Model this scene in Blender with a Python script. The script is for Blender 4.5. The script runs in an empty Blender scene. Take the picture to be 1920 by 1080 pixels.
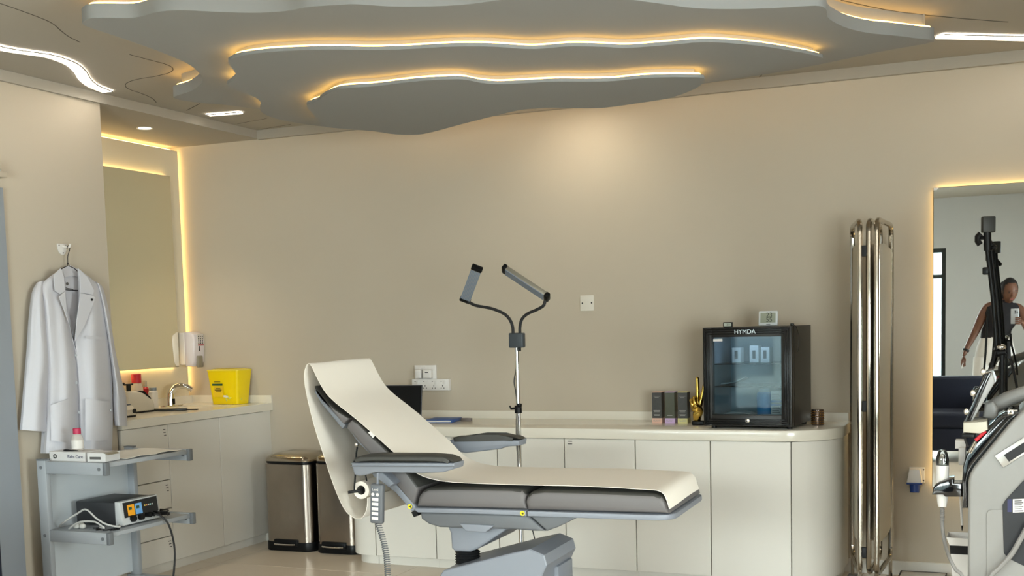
import bpy, bmesh, math, random
from mathutils import Vector, Matrix
random.seed(7)
S = bpy.context.scene
C = S.collection
V = Vector
PI = math.pi

# ------------------------------------------------------------------ camera
# world: x along the back wall (right), y towards the back wall, z up, metres
H = 1.32                                   # camera height
YAW, PITCH, ROLL = math.radians(-23.19), math.radians(-4.85), math.radians(-1.46)
FPX, CX, CY = 2211.0, 960.0, 796.0         # focal length and principal point in 1920x1080 pixels
_f = V((math.sin(YAW)*math.cos(PITCH), math.cos(YAW)*math.cos(PITCH), math.sin(PITCH)))
_r0 = V((math.cos(YAW), -math.sin(YAW), 0))
_u0 = _r0.cross(_f)
_r = math.cos(ROLL)*_r0 + math.sin(ROLL)*_u0
_u = -math.sin(ROLL)*_r0 + math.cos(ROLL)*_u0
EYE = V((0, 0, H))
cam = bpy.data.cameras.new('camera')
cam.sensor_fit = 'HORIZONTAL'
cam.sensor_width = 36.0
cam.lens = FPX/1920*36
cam.shift_x = (960-CX)/1920
cam.shift_y = (CY-540)/1920
cam.clip_start = 0.02
cam.clip_end = 200
camo = bpy.data.objects.new('camera', cam)
C.objects.link(camo)
camo.matrix_world = Matrix(((_r.x, _u.x, -_f.x, EYE.x), (_r.y, _u.y, -_f.y, EYE.y), (_r.z, _u.z, -_f.z, EYE.z), (0, 0, 0, 1)))
S.camera = camo

# ------------------------------------------------------------------ world and exposure
S.view_settings.view_transform = 'Standard'
S.view_settings.look = 'None'
S.view_settings.gamma = 1.0
S.view_settings.use_curve_mapping = False
S.view_settings.exposure = 0.75
SKY = 23.0
w = bpy.data.worlds.new('sky')
S.world = w
w.use_nodes = True
nt = w.node_tree
bg = nt.nodes['Background']
bg.inputs['Strength'].default_value = SKY
bg.inputs['Color'].default_value = (0.97, 0.96, 0.98, 1)

# windows in the wall behind the camera (x0, x1, z0, z1); a light portal in each opening guides the sky light in
YF = -1.20          # wall behind the camera
YW = 6.22           # back wall
XL = -4.31          # left wall
XR = 3.2            # right wall
ZC = 2.55           # main ceiling
ZS = 2.50           # soffit
WINDOWS = [(-3.9, -0.70, 0.30, 2.02), (1.0, 2.9, 0.30, 2.02)]   # in the wall behind the camera (x0, x1, z0, z1)
WIN_R = (0.6, 2.4, 0.30, 2.10)                                  # in the right wall (y0, y1, z0, z1)
for k, (x0, x1, z0, z1) in enumerate(WINDOWS+[WIN_R]):
    l = bpy.data.lights.new('window_portal', 'AREA')
    l.shape = 'RECTANGLE'
    l.size = x1-x0
    l.size_y = z1-z0
    l.cycles.is_portal = True
    o = bpy.data.objects.new('window_portal', l)
    C.objects.link(o)
    if k < len(WINDOWS):
        o.location = ((x0+x1)/2, YF-0.13, (z0+z1)/2)
        o.rotation_euler = (PI/2, 0, 0)
    else:
        o.location = (XR+0.13, (x0+x1)/2, (z0+z1)/2)
        o.rotation_euler = (PI/2, 0, PI/2)

# ------------------------------------------------------------------ pixel helpers: a ray through a pixel meets a known plane
def ray(x, y): return _f + (x-CX)/FPX*_r - (y-CY)/FPX*_u
def atx(x, y, X): d = ray(x, y); return EYE + d*(X/d.x)
def aty(x, y, Y): d = ray(x, y); return EYE + d*(Y/d.y)
def atz(x, y, Z): d = ray(x, y); return EYE + d*((Z-H)/d.z)

# ------------------------------------------------------------------ materials
def lin(c): return tuple((x/12.92 if x <= .04045 else ((x+.055)/1.055)**2.4) for x in c)
def hx(h): return tuple(int(h[i:i+2], 16)/255 for i in (0, 2, 4))
MATS = {}
def mat(name, col, rough=.5, metal=0, emit=0, var=.04, scale=14, bump=0, trans=0, coat=0, aniso=0, ior=1.45, glass=None, spec=.5):
    """procedural principled material; col = sRGB hex, var = noise variation of value"""
    if name in MATS: return MATS[name]
    m = bpy.data.materials.new(name)
    m.use_nodes = True
    n = m.node_tree.nodes
    L = m.node_tree.links
    p = n['Principled BSDF']
    c = lin(hx(col))
    p.inputs['Base Color'].default_value = (*c, 1)
    p.inputs['Roughness'].default_value = rough
    p.inputs['Metallic'].default_value = metal
    p.inputs['IOR'].default_value = ior
    p.inputs['Specular IOR Level'].default_value = spec
    p.inputs['Transmission Weight'].default_value = trans
    p.inputs['Coat Weight'].default_value = coat
    p.inputs['Coat Roughness'].default_value = .05
    if var or bump:
        tc = n.new('ShaderNodeTexCoord')
        nz = n.new('ShaderNodeTexNoise')
        nz.inputs['Scale'].default_value = scale
        nz.inputs['Detail'].default_value = 4
        L.new(tc.outputs['Object'], nz.inputs['Vector'])
        if var:
            mr = n.new('ShaderNodeMapRange')
            mr.inputs['To Min'].default_value = 1-var
            mr.inputs['To Max'].default_value = 1+var
            L.new(nz.outputs['Fac'], mr.inputs['Value'])
            mx = n.new('ShaderNodeVectorMath')
            mx.operation = 'SCALE'
            mx.inputs[0].default_value = c
            L.new(mr.outputs['Result'], mx.inputs['Scale'])
            L.new(mx.outputs['Vector'], p.inputs['Base Color'])
        if bump:
            nb = n.new('ShaderNodeTexNoise')
            nb.inputs['Scale'].default_value = scale*8
            L.new(tc.outputs['Object'], nb.inputs['Vector'])
            b = n.new('ShaderNodeBump')
            b.inputs['Strength'].default_value = bump
            b.inputs['Distance'].default_value = .002
            L.new(nb.outputs['Fac'], b.inputs['Height'])
            L.new(b.outputs['Normal'], p.inputs['Normal'])
    if emit:
        p.inputs['Emission Color'].default_value = (*c, 1)
        p.inputs['Emission Strength'].default_value = emit
    if glass is not None:            # thin clear pane: mostly see-through, a fresnel reflection on top
        tr = n.new('ShaderNodeBsdfTransparent')
        tr.inputs['Color'].default_value = (*c, 1)
        gl = n.new('ShaderNodeBsdfGlossy')
        gl.inputs['Roughness'].default_value = rough
        fr = n.new('ShaderNodeFresnel')
        fr.inputs['IOR'].default_value = glass
        ms = n.new('ShaderNodeMixShader')
        L.new(fr.outputs['Fac'], ms.inputs['Fac'])
        L.new(tr.outputs['BSDF'], ms.inputs[1])
        L.new(gl.outputs['BSDF'], ms.inputs[2])
        L.new(ms.outputs['Shader'], n['Material Output'].inputs['Surface'])
    MATS[name] = m
    return m

# ------------------------------------------------------------------ mesh builder
def catmull(pts, n=6, closed=False):
    pts = [V(p) for p in pts]
    out = []
    N = len(pts)
    rng = range(N) if closed else range(N-1)
    for i in rng:
        if closed: p0, p1, p2, p3 = pts[(i-1) % N], pts[i], pts[(i+1) % N], pts[(i+2) % N]
        else: p0, p1, p2, p3 = pts[max(i-1, 0)], pts[i], pts[i+1], pts[min(i+2, N-1)]
        for k in range(n):
            t = k/n
            out.append(0.5*((2*p1)+(p2-p0)*t+(2*p0-5*p1+4*p2-p3)*t*t+(3*p1-p0-3*p2+p3)*t**3))
    if not closed: out.append(pts[-1])
    return out

class B:
    def __init__(s, xf=None):
        s.bm = bmesh.new()
        s.xf = xf
        s.mi = 0
    def _mark(s, faces):
        for f in faces: f.material_index = s.mi
    def box(s, c, d, rot=None, bev=0, seg=2):
        """box centred at c with full sizes d"""
        r = bmesh.ops.create_cube(s.bm, size=1)
        vs = r['verts']
        m = Matrix.Translation(V(c)) @ (rot.to_4x4() if rot is not None else Matrix.Identity(4)) @ Matrix.Diagonal((*d, 1))
        bmesh.ops.transform(s.bm, matrix=m, verts=vs)
        fs = list({f for v in vs for f in v.link_faces})
        s._mark(fs)
        if bev:
            es = list({e for v in vs for e in v.link_edges})
            q = bmesh.ops.bevel(s.bm, geom=es, offset=min(bev, min(d)*.49), segments=seg, profile=.5, affect='EDGES')
            s._mark(q['faces'])
        return s
    def box2(s, a, b, **k):
        a, b = V(a), V(b)
        d = b-a
        return s.box((a+b)/2, (abs(d.x), abs(d.y), abs(d.z)), **k)
    def prism(s, pts, ext, bev=0, seg=2):
        """closed polygon pts (3d) swept by vector ext"""
        a = [s.bm.verts.new(V(p)) for p in pts]
        b = [s.bm.verts.new(V(p)+V(ext)) for p in pts]
        fs = [s.bm.faces.new(a), s.bm.faces.new(list(reversed(b)))]
        n = len(a)
        for i in range(n):
            fs.append(s.bm.faces.new((a[(i+1) % n], a[i], b[i], b[(i+1) % n])))
        s._mark(fs)
        bmesh.ops.recalc_face_normals(s.bm, faces=fs)
        if bev:
            es = [e for e in fs[0].edges]+[e for e in fs[1].edges]
            q = bmesh.ops.bevel(s.bm, geom=es, offset=bev, segments=seg, profile=.5, affect='EDGES')
            s._mark(q['faces'])
        return s
    def tube(s, path, r, n=8, closed=False, caps=True, flat=None):
        path = [V(p) for p in path]
        N = len(path)
        rr = r if isinstance(r, (list, tuple)) else [r]*N
        rings = []
        nrm = None
        for i in range(N):
            if closed: t = path[(i+1) % N]-path[i-1]
            else: t = path[min(i+1, N-1)]-path[max(i-1, 0)]
            if t.length < 1e-9: t = V((0, 0, 1))
            t.normalize()
            if nrm is None:
                a = V((0, 0, 1)) if abs(t.z) < .9 else V((1, 0, 0))
                nrm = t.cross(a).normalized()
            nrm = (nrm-t*nrm.dot(t))
            if nrm.length < 1e-6: nrm = t.orthogonal()
            nrm.normalize()
            bn = t.cross(nrm)
            ring = []
            for k in range(n):
                a = 2*PI*k/n
                ring.append(s.bm.verts.new(path[i]+nrm*math.cos(a)*rr[i]+bn*math.sin(a)*rr[i]*(flat or 1)))
            rings.append(ring)
        fs = []
        for i in range(N if closed else N-1):
            A, Bq = rings[i], rings[(i+1) % N]
            for k in range(n):
                fs.append(s.bm.faces.new((A[k], A[(k+1) % n], Bq[(k+1) % n], Bq[k])))
        if caps and not closed:
            fs.append(s.bm.faces.new(list(reversed(rings[0]))))
            fs.append(s.bm.faces.new(rings[-1]))
        s._mark(fs)
        bmesh.ops.recalc_face_normals(s.bm, faces=fs)
        return s
    def cyl(s, a, b, r, r2=None, n=16):
        return s.tube([a, b], [r, r if r2 is None else r2], n)
    def lathe(s, prof, c, n=24, axis=(0, 0, 1)):
        """profile [(r, h)] revolved about axis through c"""
        q = V((0, 0, 1)).rotation_difference(V(axis)).to_matrix()
        rings = []
        for (r, h) in prof:
            if r < 1e-6: rings.append([s.bm.verts.new(V(c)+q @ V((0, 0, h)))])
            else: rings.append([s.bm.verts.new(V(c)+q @ V((r*math.cos(2*PI*k/n), r*math.sin(2*PI*k/n), h))) for k in range(n)])
        fs = []
        for A, Bq in zip(rings, rings[1:]):
            for k in range(n):
                k2 = (k+1) % n
                vs = [A[k % len(A)], A[k2 % len(A)], Bq[k2 % len(Bq)], Bq[k % len(Bq)]]
                u = []
                for v in vs:
                    if v not in u: u.append(v)
                if len(u) > 2: fs.append(s.bm.faces.new(u))
        s._mark(fs)
        bmesh.ops.recalc_face_normals(s.bm, faces=fs)
        return s
    def loft(s, rows, thick=0, close=False):
        """grid surface through rows of points; thick gives it depth along the normals"""
        bm2 = bmesh.new()
        g = [[bm2.verts.new(V(p)) for p in row] for row in rows]
        for a, b in zip(g, g[1:]):
            m = len(a)
            for k in range(m if close else m-1):
                bm2.faces.new((a[k], a[(k+1) % m], b[(k+1) % m], b[k]))
        bmesh.ops.recalc_face_normals(bm2, faces=bm2.faces[:])
        if thick:
            bm2.normal_update()
            g2 = [[bm2.verts.new(v.co-v.normal*thick) for v in row] for row in g]
            for a, b in zip(g2, g2[1:]):
                m = len(a)
                for k in range(m if close else m-1):
                    bm2.faces.new((a[k], a[(k+1) % m], b[(k+1) % m], b[k]))
            for r in (0, -1):
                m = len(g[r])
                for k in range(m if close else m-1):
                    bm2.faces.new((g[r][k], g[r][(k+1) % m], g2[r][(k+1) % m], g2[r][k]))
            if not close:
                for c in (0, -1):
                    for i in range(len(g)-1):
                        bm2.faces.new((g[i][c], g[i+1][c], g2[i+1][c], g2[i][c]))
            bmesh.ops.recalc_face_normals(bm2, faces=bm2.faces[:])
        me = bpy.data.meshes.new('tmp')
        bm2.to_mesh(me)
        bm2.free()
        n0 = len(s.bm.faces)
        s.bm.from_mesh(me)
        bpy.data.meshes.remove(me)
        s.bm.faces.ensure_lookup_table()
        s._mark(s.bm.faces[n0:])
        return s
    def ball(s, c, r, seg=12, sc=(1, 1, 1)):
        q = bmesh.ops.create_uvsphere(s.bm, u_segments=seg, v_segments=max(6, seg//2+2), radius=r)
        bmesh.ops.transform(s.bm, matrix=Matrix.Translation(V(c)) @ Matrix.Diagonal((*sc, 1)), verts=q['verts'])
        s._mark(list({f for v in q['verts'] for f in v.link_faces}))
        return s
    def mesh(s, me):
        n0 = len(s.bm.faces)
        s.bm.from_mesh(me)
        s.bm.faces.ensure_lookup_table()
        s._mark(s.bm.faces[n0:])
        return s
    def build(s, name, mats, parent=None, smooth=35, **tags):
        if s.xf is not None: bmesh.ops.transform(s.bm, matrix=s.xf, verts=s.bm.verts[:])
        if parent is not None: org = V(parent['_o'])
        else:
            lo = [min(v.co[i] for v in s.bm.verts) for i in range(3)]
            hi = [max(v.co[i] for v in s.bm.verts) for i in range(3)]
            org = V(((lo[0]+hi[0])/2, (lo[1]+hi[1])/2, lo[2]))
        bmesh.ops.translate(s.bm, vec=-org, verts=s.bm.verts[:])
        me = bpy.data.meshes.new(name)
        s.bm.to_mesh(me)
        s.bm.free()
        for m in (mats if isinstance(mats, (list, tuple)) else [mats]): me.materials.append(m)
        if smooth:
            me.shade_smooth()
            me.set_sharp_from_angle(angle=math.radians(smooth))
        o = bpy.data.objects.new(name, me)
        C.objects.link(o)
        if parent is not None: o.parent = parent
        else: o.location = org
        o['_o'] = tuple(org)
        ALL.append(o)
        tag(o, **tags)
        return o
ALL = []
def tag(o, label=None, cat=None, group=None, kind=None):
    if label: o['label'] = label
    if cat: o['category'] = cat
    if group: o['group'] = group
    if kind: o['kind'] = kind
    return o
def thing(name, label, cat, loc, group=None):
    o = bpy.data.objects.new(name, None)
    o.empty_display_size = .1
    C.objects.link(o)
    o.location = V(loc)
    o['_o'] = tuple(V(loc))
    ALL.append(o)
    return tag(o, label, cat, group)
def copy_tree(o, off, label=None, group=None, parent=None):
    c = o.copy()
    C.objects.link(c)
    ALL.append(c)
    if parent is None:
        c.location = o.location+V(off)
        c['_o'] = tuple(V(o['_o'])+V(off))
        if label: c['label'] = label
        if group: c['group'] = group
    else: c.parent = parent
    for ch in list(o.children): copy_tree(ch, off, parent=c)
    return c
def text(body, size, xf, m, parent, name='lettering', ext=.0004, align='CENTER'):
    """lettering as real mesh, xf places the text plane"""
    cu = bpy.data.curves.new('t', 'FONT')
    cu.body = body
    cu.size = size
    cu.align_x = align
    cu.align_y = 'CENTER'
    cu.extrude = ext
    o = bpy.data.objects.new('t', cu)
    C.objects.link(o)
    bpy.context.view_layer.update()
    me = bpy.data.meshes.new_from_object(o)
    bpy.data.objects.remove(o)
    bpy.data.curves.remove(cu)
    b = B(xf)
    b.mesh(me)
    bpy.data.meshes.remove(me)
    return b.build(name, m, parent, smooth=0)
def frame(o, x, z):
    """matrix with given local x and local y(up) axes at o: for text and panels"""
    x = V(x).normalized()
    y = V(z).normalized()
    n = x.cross(y)
    return Matrix(((x.x, y.x, n.x, o[0]), (x.y, y.y, n.y, o[1]), (x.z, y.z, n.z, o[2]), (0, 0, 0, 1)))

# shared materials
WHITE = mat('white_lacquer', 'd8d5cd', .32, var=.015, scale=3)
WALLM = mat('cream_wall_paint', 'b9af9e', .8, var=.02, scale=2.5, bump=.15)
CEILM = mat('ceiling_paint', 'a29c91', .85, var=.02, scale=2)
PANELM = mat('alcove_panel_paint', 'd6ccb4', .7, var=.02, scale=2)
STONE = mat('white_solid_surface', 'dcd7ca', .2, var=.01, scale=5, coat=.15)
CHROME = mat('chrome', 'd8d8d6', .08, 1, var=0)
STEEL = mat('brushed_steel', 'a59c92', .24, 1, var=.06, scale=30)
BLACK = mat('black_plastic', '0e0f10', .4, var=.05, spec=.25)
MATTE = mat('matte_black', '1a1b1d', .6, var=.05)
GREYP = mat('light_grey_plastic', 'b4bac1', .4, var=.02)
WPLAS = mat('white_plastic', 'd9d6d2', .35, var=.02)
LED = mat('warm_led', 'ffc668', .5, emit=6.5, var=0)
LEDW = mat('white_led', 'fff6ea', .5, emit=6, var=0)
HALO = mat('mirror_halo_led', 'ffd98e', .5, emit=6.5, var=0)
MIRROR = mat('mirror_silver', 'f3f0dc', .015, 1, var=0)
CLEAR = mat('clear_glass', 'eef4f2', .02, glass=1.5, var=0)
RUBBER = mat('dark_rubber', '26282b', .7, var=.05)

# ================================================================== THE SETTING
# ---- floor: dark joint bed and large beige porcelain tiles, one object per tile
JOINT = mat('tile_joint', '7b7166', .8, var=.03)
TILE = mat('beige_porcelain_tile', 'cbbfae', .28, var=.09, scale=3.5, bump=.03)
floor = B().box2((XL-.7, YF-.1, -.12), (XR+.1, YW+.1, -.003)).build('floor', JOINT, kind='structure')
tm = None
TX, TY = 1.16, .60
for i in range(-3, 8):
    for j in range(-12, 3):
        x0 = -3.03+TX*i - TX*1
        y0 = 5.475+TY*j
        if x0+TX < XL-.6 or x0 > XR or y0+TY < YF or y0 > YW: continue
        if tm is None:
            t = B().box2((x0+.0015, y0+.0015, -.012), (x0+TX-.0015, y0+TY-.0015, 0), bev=.001, seg=1).build('tile', TILE, floor, smooth=0)
            tm = (t.data, x0, y0)
        else:
            t = bpy.data.objects.new('tile', tm[0])
            C.objects.link(t)
            t.parent = floor
            t.location = (x0-tm[1], y0-tm[2], 0)

# ---- walls
XLW = XL-.02
B().box2((XL-.85, YW, 0), (XR+.1, YW+.1, ZC+.1)).build('wall_back', WALLM, kind='structure')
wl = B().box2((XL-.85, YF-.1, 0), (XLW, 4.85, ZC)).build('wall_left', WALLM, kind='structure')
XP = -4.92                                     # face of the panel behind the vanity
B().box2((XP-.18, 4.85, 0), (XP-.08, YW, ZC)).build('wall_alcove', WALLM, kind='structure')
zpt = atx(262, 270, XP).z
pan = B().box2((XP-.075, 4.86, 0), (XP, 6.19, zpt)).build('trim_1', PANELM, kind='structure')
pan['label'] = 'back-lit cream panel behind the vanity mirror'
# warm strips that wash the slots above and beside the panel
B().box2((XP-.06, 4.9, zpt+.002), (XP-.045, 6.18, zpt+.012)).box2((XP-.04, 6.192, .95), (XP-.025, 6.202, zpt)).build('led_strip', HALO, pan)
wy0, wy1, wz0, wz1 = WIN_R
B().box2((XR, YF-.1, 0), (XR+.12, wy0, ZC)).box2((XR, wy1, 0), (XR+.12, YW, ZC)).box2((XR, wy0, 0), (XR+.12, wy1, wz0)).box2((XR, wy0, wz1), (XR+.12, wy1, ZC)).build('wall_right', WALLM, kind='structure')
b = B()
xs = [XL-.85]+[x for wd in WINDOWS for x in wd[:2]]+[XR+.1]
for k in range(0, len(xs), 2): b.box2((xs[k], YF-.12, 0), (xs[k+1], YF, ZC))
for (x0, x1, z0, z1) in WINDOWS: b.box2((x0, YF-.12, 0), (x1, YF, z0)).box2((x0, YF-.12, z1), (x1, YF, ZC))
b.build('wall_front', mat('white_wall_paint', 'b4b5b3', .8, var=.02, scale=2), kind='structure')

# ---- ceiling, soffit over the alcove and the narrow step along the walls
ceil = B().box2((XL-.85, YF-.1, ZC), (XR+.1, YW+.1, ZC+.1)).build('ceiling', CEILM, kind='structure')
B().box2((XP-.08, 4.85, ZS), (XL, YW, ZC)).box2((XLW, YF, ZS), (XL, 4.85, ZC)).box2((XL, YW-.03, ZS-.005), (XR, YW, ZC)).build('trim_2', CEILM, kind='structure')
B().box2((-0.82, YW-.014, 0), (XR, YW, .07)).box2((XL, YW-.014, 0), (-3.4, YW, .07)).build('baseboard_back', WHITE, kind='structure')
B().box2((XLW, YF, 0), (XLW+.012, 3.199, .07)).box2((XLW, atx(6, 352, XLW+.02).y+.001, 0), (XLW+.012, 4.85, .07)).build('baseboard_left', WHITE, kind='structure')

# ceiling board joints: thin shadow lines
DJ = mat('board_joint', '4e4b45', .9, var=0)
def joint(pts, wd=.004, n=6):
    p = catmull([atz(x, y, ZC) for x, y in pts], n)
    b = B()
    for a, c in zip(p, p[1:]):
        d = (c-a)
        d.z = 0
        if d.length < 1e-6: continue
        sd = V((-d.y, d.x, 0)).normalized()*wd/2
        b.prism([V((q.x, q.y, ZC-.0012)) for q in (a-sd, a+sd, c+sd, c-sd)], (0, 0, .001))
    return b.build('board_joint', DJ, ceil, smooth=0)
joint([(0, 6), (40, 20), (80, 35), (100, 45), (115, 58), (130, 69), (150, 79)])
joint([(243, 102), (280, 112), (310, 120), (324, 128), (318, 136), (290, 143), (255, 149), (236, 157), (240, 166), (265, 175), (285, 184), (293, 192)])
joint([(350, 207), (375, 194)])
joint([(445, 232), (500, 222)], .002)
joint([(490, 242), (545, 233)], .002)
joint([(1577, 0), (1640, 14), (1700, 24), (1800, 34), (1890, 41)], .006)
joint([(1424, 144), (1434, 135)])

# ---- windows in the wall behind the camera
FRM = mat('dark_window_frame', '1b2422', .4, var=.03)
def window(name, x0, x1, z0, z1, n):
    fr = B()
    fw = .045
    fr.box2((x0, YF-.1, z0), (x0+fw, YF-.03, z1)).box2((x1-fw, YF-.1, z0), (x1, YF-.03, z1))
    fr.box2((x0+fw, YF-.1, z0), (x1-fw, YF-.03, z0+fw)).box2((x0+fw, YF-.1, z1-fw), (x1-fw, YF-.03, z1))
    fr.box2((x0+fw, YF-.1, 1.70), (x1-fw, YF-.03, 1.74))
    for k in range(1, n):
        xm = x0+(x1-x0)*k/n
        fr.box2((xm-fw/2, YF-.1, z0+fw), (xm+fw/2, YF-.03, z1-fw))
    wo = fr.build(name, FRM, kind='structure')
    for k in range(n):
        a, c = x0+(x1-x0)*k/n+.02, x0+(x1-x0)*(k+1)/n-.02
        B().box2((a, YF-.07, z0+.03), (c, YF-.064, 1.715)).build('pane', CLEAR, wo, smooth=0)
        B().box2((a, YF-.07, 1.725), (c, YF-.064, z1-.03)).build('pane', CLEAR, wo, smooth=0)
    return wo
for k, (x0, x1, z0, z1) in enumerate(WINDOWS): window('window_%d' % (k+1), x0, x1, z0, z1, 3 if k == 0 else 2)

fr = B()
for y in (wy0, wy0+(wy1-wy0)/3, wy0+(wy1-wy0)*2/3, wy1-.045): fr.box2((XR+.03, y, wz0), (XR+.1, y+.045, wz1))
fr.box2((XR+.03, wy0+.045, wz0), (XR+.1, wy1-.045, wz0+.045)).box2((XR+.03, wy0+.045, wz1-.045), (XR+.1, wy1-.045, wz1))
wo = fr.build('window_3', FRM, kind='structure')
for k in range(3): B().box2((XR+.06, wy0+.03+(wy1-wy0)*k/3, wz0+.03), (XR+.066, wy0+.015+(wy1-wy0)*(k+1)/3, wz1-.03)).build('pane', CLEAR, wo, smooth=0)

# a pale office block across the street, seen through the window in the mirrors
blk = thing('office_building', 'grey office building with banded windows outside the window', 'building', (-3, -21, -12))
OFW = mat('pale_facade', '5d6766', .7, var=.05, scale=.6)
OGL = mat('facade_glass', '2f3c40', .3, var=.15, scale=.4)
B().box2((-16, -27, -12), (6, -21, 3.2)).build('wall', OFW, blk)
for j in range(-4, 3):
    for i in range(11):
        B().box2((-15.8+i*2, -20.99, j*1.6-.3), (-14.1+i*2, -20.93, j*1.6+.75)).build('window_pane', OGL, blk, smooth=0)

# ---- door at the edge of the left wall with its casing
DG = mat('grey_door_paint', '8b9198', .45, var=.03, scale=4)
pdt = atx(4, 352, XLW+.02)
d = B().box2((XLW, 3.2, 0), (XLW+.02, atx(6, 352, XLW+.02).y, pdt.z), bev=.002, seg=1).build('door_1', DG, kind='structure')
B().box2((XLW+.02, 3.3, .95), (XLW+.06, 3.33, 1.1), bev=.004).build('handle', CHROME, d)
pa = atx(13, 309, XLW+.08)
cs = thing('blind_cassette', 'white two-tier casing on the wall above the grey door', 'casing', (XLW+.04, pa.y-.45, pa.z-.1))
zz = [atx(13, 306, XLW+.05).z, atx(13, 319, XLW+.05).z, atx(14, 323, XLW+.07).z, atx(15, 334, XLW+.07).z]
B().box2((XLW, pa.y-.9, zz[1]), (XLW+.05, pa.y, zz[0]), bev=.004).build('upper_cover', WALLM, cs)
B().box2((XLW, pa.y-.9, zz[1]-.015), (XLW+.045, pa.y-.005, zz[1])).build('joint_strip', GREYP, cs)
B().box2((XLW, pa.y-.9, zz[3]), (XLW+.075, pa.y+.005, zz[2]), bev=.004).build('lower_cover', WALLM, cs)

# ================================================================== CEILING CLOUDS
def inset(pts, d):
    n = len(pts)
    ar = sum(pts[i].x*pts[(i+1) % n].y-pts[(i+1) % n].x*pts[i].y for i in range(n))
    sg = 1 if ar > 0 else -1
    out = []
    for i in range(n):
        t = pts[(i+1) % n]-pts[i-1]
        t.z = 0
        if t.length < 1e-6: out.append(pts[i].copy()); continue
        t.normalize()
        out.append(pts[i]+V((-t.y, t.x, 0))*sg*d)
    return out
CLOUDM = mat('ceiling_cloud_paint', '8d8e8d', .8, var=.015, scale=2)
def cloud(px, z, th, gap, label, led_r=.0055, ins=.02):
    pts = catmull([atz(x, y, z) for x, y in px], 4, closed=True)
    # drop near-duplicate points
    q = [pts[0]]
    for p in pts[1:]:
        if (p-q[-1]).length > .006: q.append(p)
    pts = q
    cen = sum(pts, V())/len(pts)
    t = thing('ceiling_cloud', label, 'ceiling panel', (cen.x, cen.y, z))
    b = B()
    b.prism(pts, (0, 0, th))
    b.build('slab', CLOUDM, t, smooth=40)
    ip = inset(pts, ins)
    b = B()
    b.tube([V((p.x, p.y, z+th+led_r)) for p in ip], led_r, 6, closed=True)
    b.build('led_strip', LED, t)
    rp_ = inset(pts, ins+.022)
    B().loft([[V((p.x, p.y, zq)) for p in rp_] for zq in (z+th, z+th+gap)], close=True).build('riser', CLOUDM, t, smooth=60)
    return t, pts, cen
E1 = [(157, 47), (160, 38), (172, 34), (200, 33), (253, 33), (293, 23), (333, 19), (383, 21), (467, 24), (533, 21), (580, 13), (640, 9), (667, 8), (733, 12), (800, 12), (867, 9), (933, 1), (1000, -4), (1060, -6), (1120, -4), (1183, 0), (1240, 7), (1300, 15), (1360, 17), (1433, 16), (1500, 12), (1535, 11), (1549, 18), (1551, 31), (1563, 41), (1590, 53), (1630, 62), (1671, 66), (1711, 71), (1751, 78),
      (1650, 97), (1550, 118), (1450, 137), (1350, 152), (1200, 175), (1000, 198), (800, 212), (620, 220), (520, 210), (433, 198), (367, 192), (325, 183), (355, 172), (374, 160), (380, 147), (370, 133), (347, 117), (300, 97), (253, 80), (200, 62)]
E2 = [(428, 118), (433, 112), (450, 105), (500, 98), (567, 94), (633, 93), (700, 94), (767, 92), (833, 88), (883, 87), (933, 88), (1000, 92), (1067, 87), (1133, 88), (1173, 90), (1233, 86), (1300, 80), (1333, 79), (1383, 82), (1433, 87), (1483, 95), (1520, 102), (1542, 111),
      (1480, 122), (1400, 140), (1330, 154), (1200, 175), (1000, 196), (850, 218), (740, 236), (660, 239), (606, 237), (560, 231), (520, 223), (500, 216), (488, 207), (490, 194), (477, 182), (450, 172), (426, 161), (434, 152), (443, 143), (438, 132)]
E3 = [(575, 199), (583, 193), (597, 188), (607, 180), (627, 170), (653, 165), (700, 162), (767, 154), (817, 150), (867, 149), (900, 155), (933, 158), (983, 156), (1040, 153), (1100, 153), (1150, 152), (1200, 147), (1250, 145), (1290, 145), (1320, 147),
      (1312, 161), (1283, 175), (1250, 185), (1200, 193), (1133, 202), (1083, 203), (1033, 202), (1000, 204), (967, 208), (900, 224), (850, 237), (800, 250), (767, 253), (733, 251), (700, 246), (650, 242), (607, 237), (596, 225), (584, 211)]
Z1, Z2, Z3 = 2.44, 2.396, 2.352
t1, p1, c1 = cloud(E1, Z1, .05, ZC-Z1-.05, 'largest wavy grey ceiling slab with glowing edge under the flat ceiling')
t2, p2, c2 = cloud(E2, Z2, .014, Z1-Z2-.014, 'middle wavy ceiling slab between the largest and the lowest one')
t3, p3, c3 = cloud(E3, Z3, .014, Z2-Z3-.014, 'lowest and smallest wavy ceiling slab')

# ---- linear lights let into the ceiling
def linear(px, label, wd, n=6, pts=None):
    p = catmull(pts if pts else [atz(x, y, ZC) for x, y in px], n)
    t = thing('linear_light', label, 'ceiling light', (p[0]+p[-1])/2)
    rows = []
    for i in range(len(p)):
        d = p[min(i+1, len(p)-1)]-p[max(i-1, 0)]
        d.z = 0
        sd = V((-d.y, d.x, 0)).normalized()
        rows.append((p[i], sd))
    B().loft([[q-s*wd/2-V((0, 0, .004)), q+s*wd/2-V((0, 0, .004))] for q, s in rows], thick=.003).build('diffuser', LEDW, t)
    b = B()
    for sgn in (-1, 1):
        b.loft([[q+s*sgn*(wd/2)-V((0, 0, .006)), q+s*sgn*(wd/2+.004)-V((0, 0, .006))] for q, s in rows], thick=.005)
    b.build('channel', CEILM, t)
linear([(-60, 76), (-20, 82), (0, 87), (33, 93), (83, 100), (110, 107), (135, 118), (150, 132), (158, 145), (172, 157), (190, 165), (203, 170)], 'wavy white light line in the ceiling above the left wall', .055)
linear([(389, 214), (452, 209)], 'short straight light bar in the ceiling near the alcove', .04)
linear([(1762, 65), (1920, 69), (2000, 71)], 'straight white light line ending at the ceiling slab tip', .07)
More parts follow.
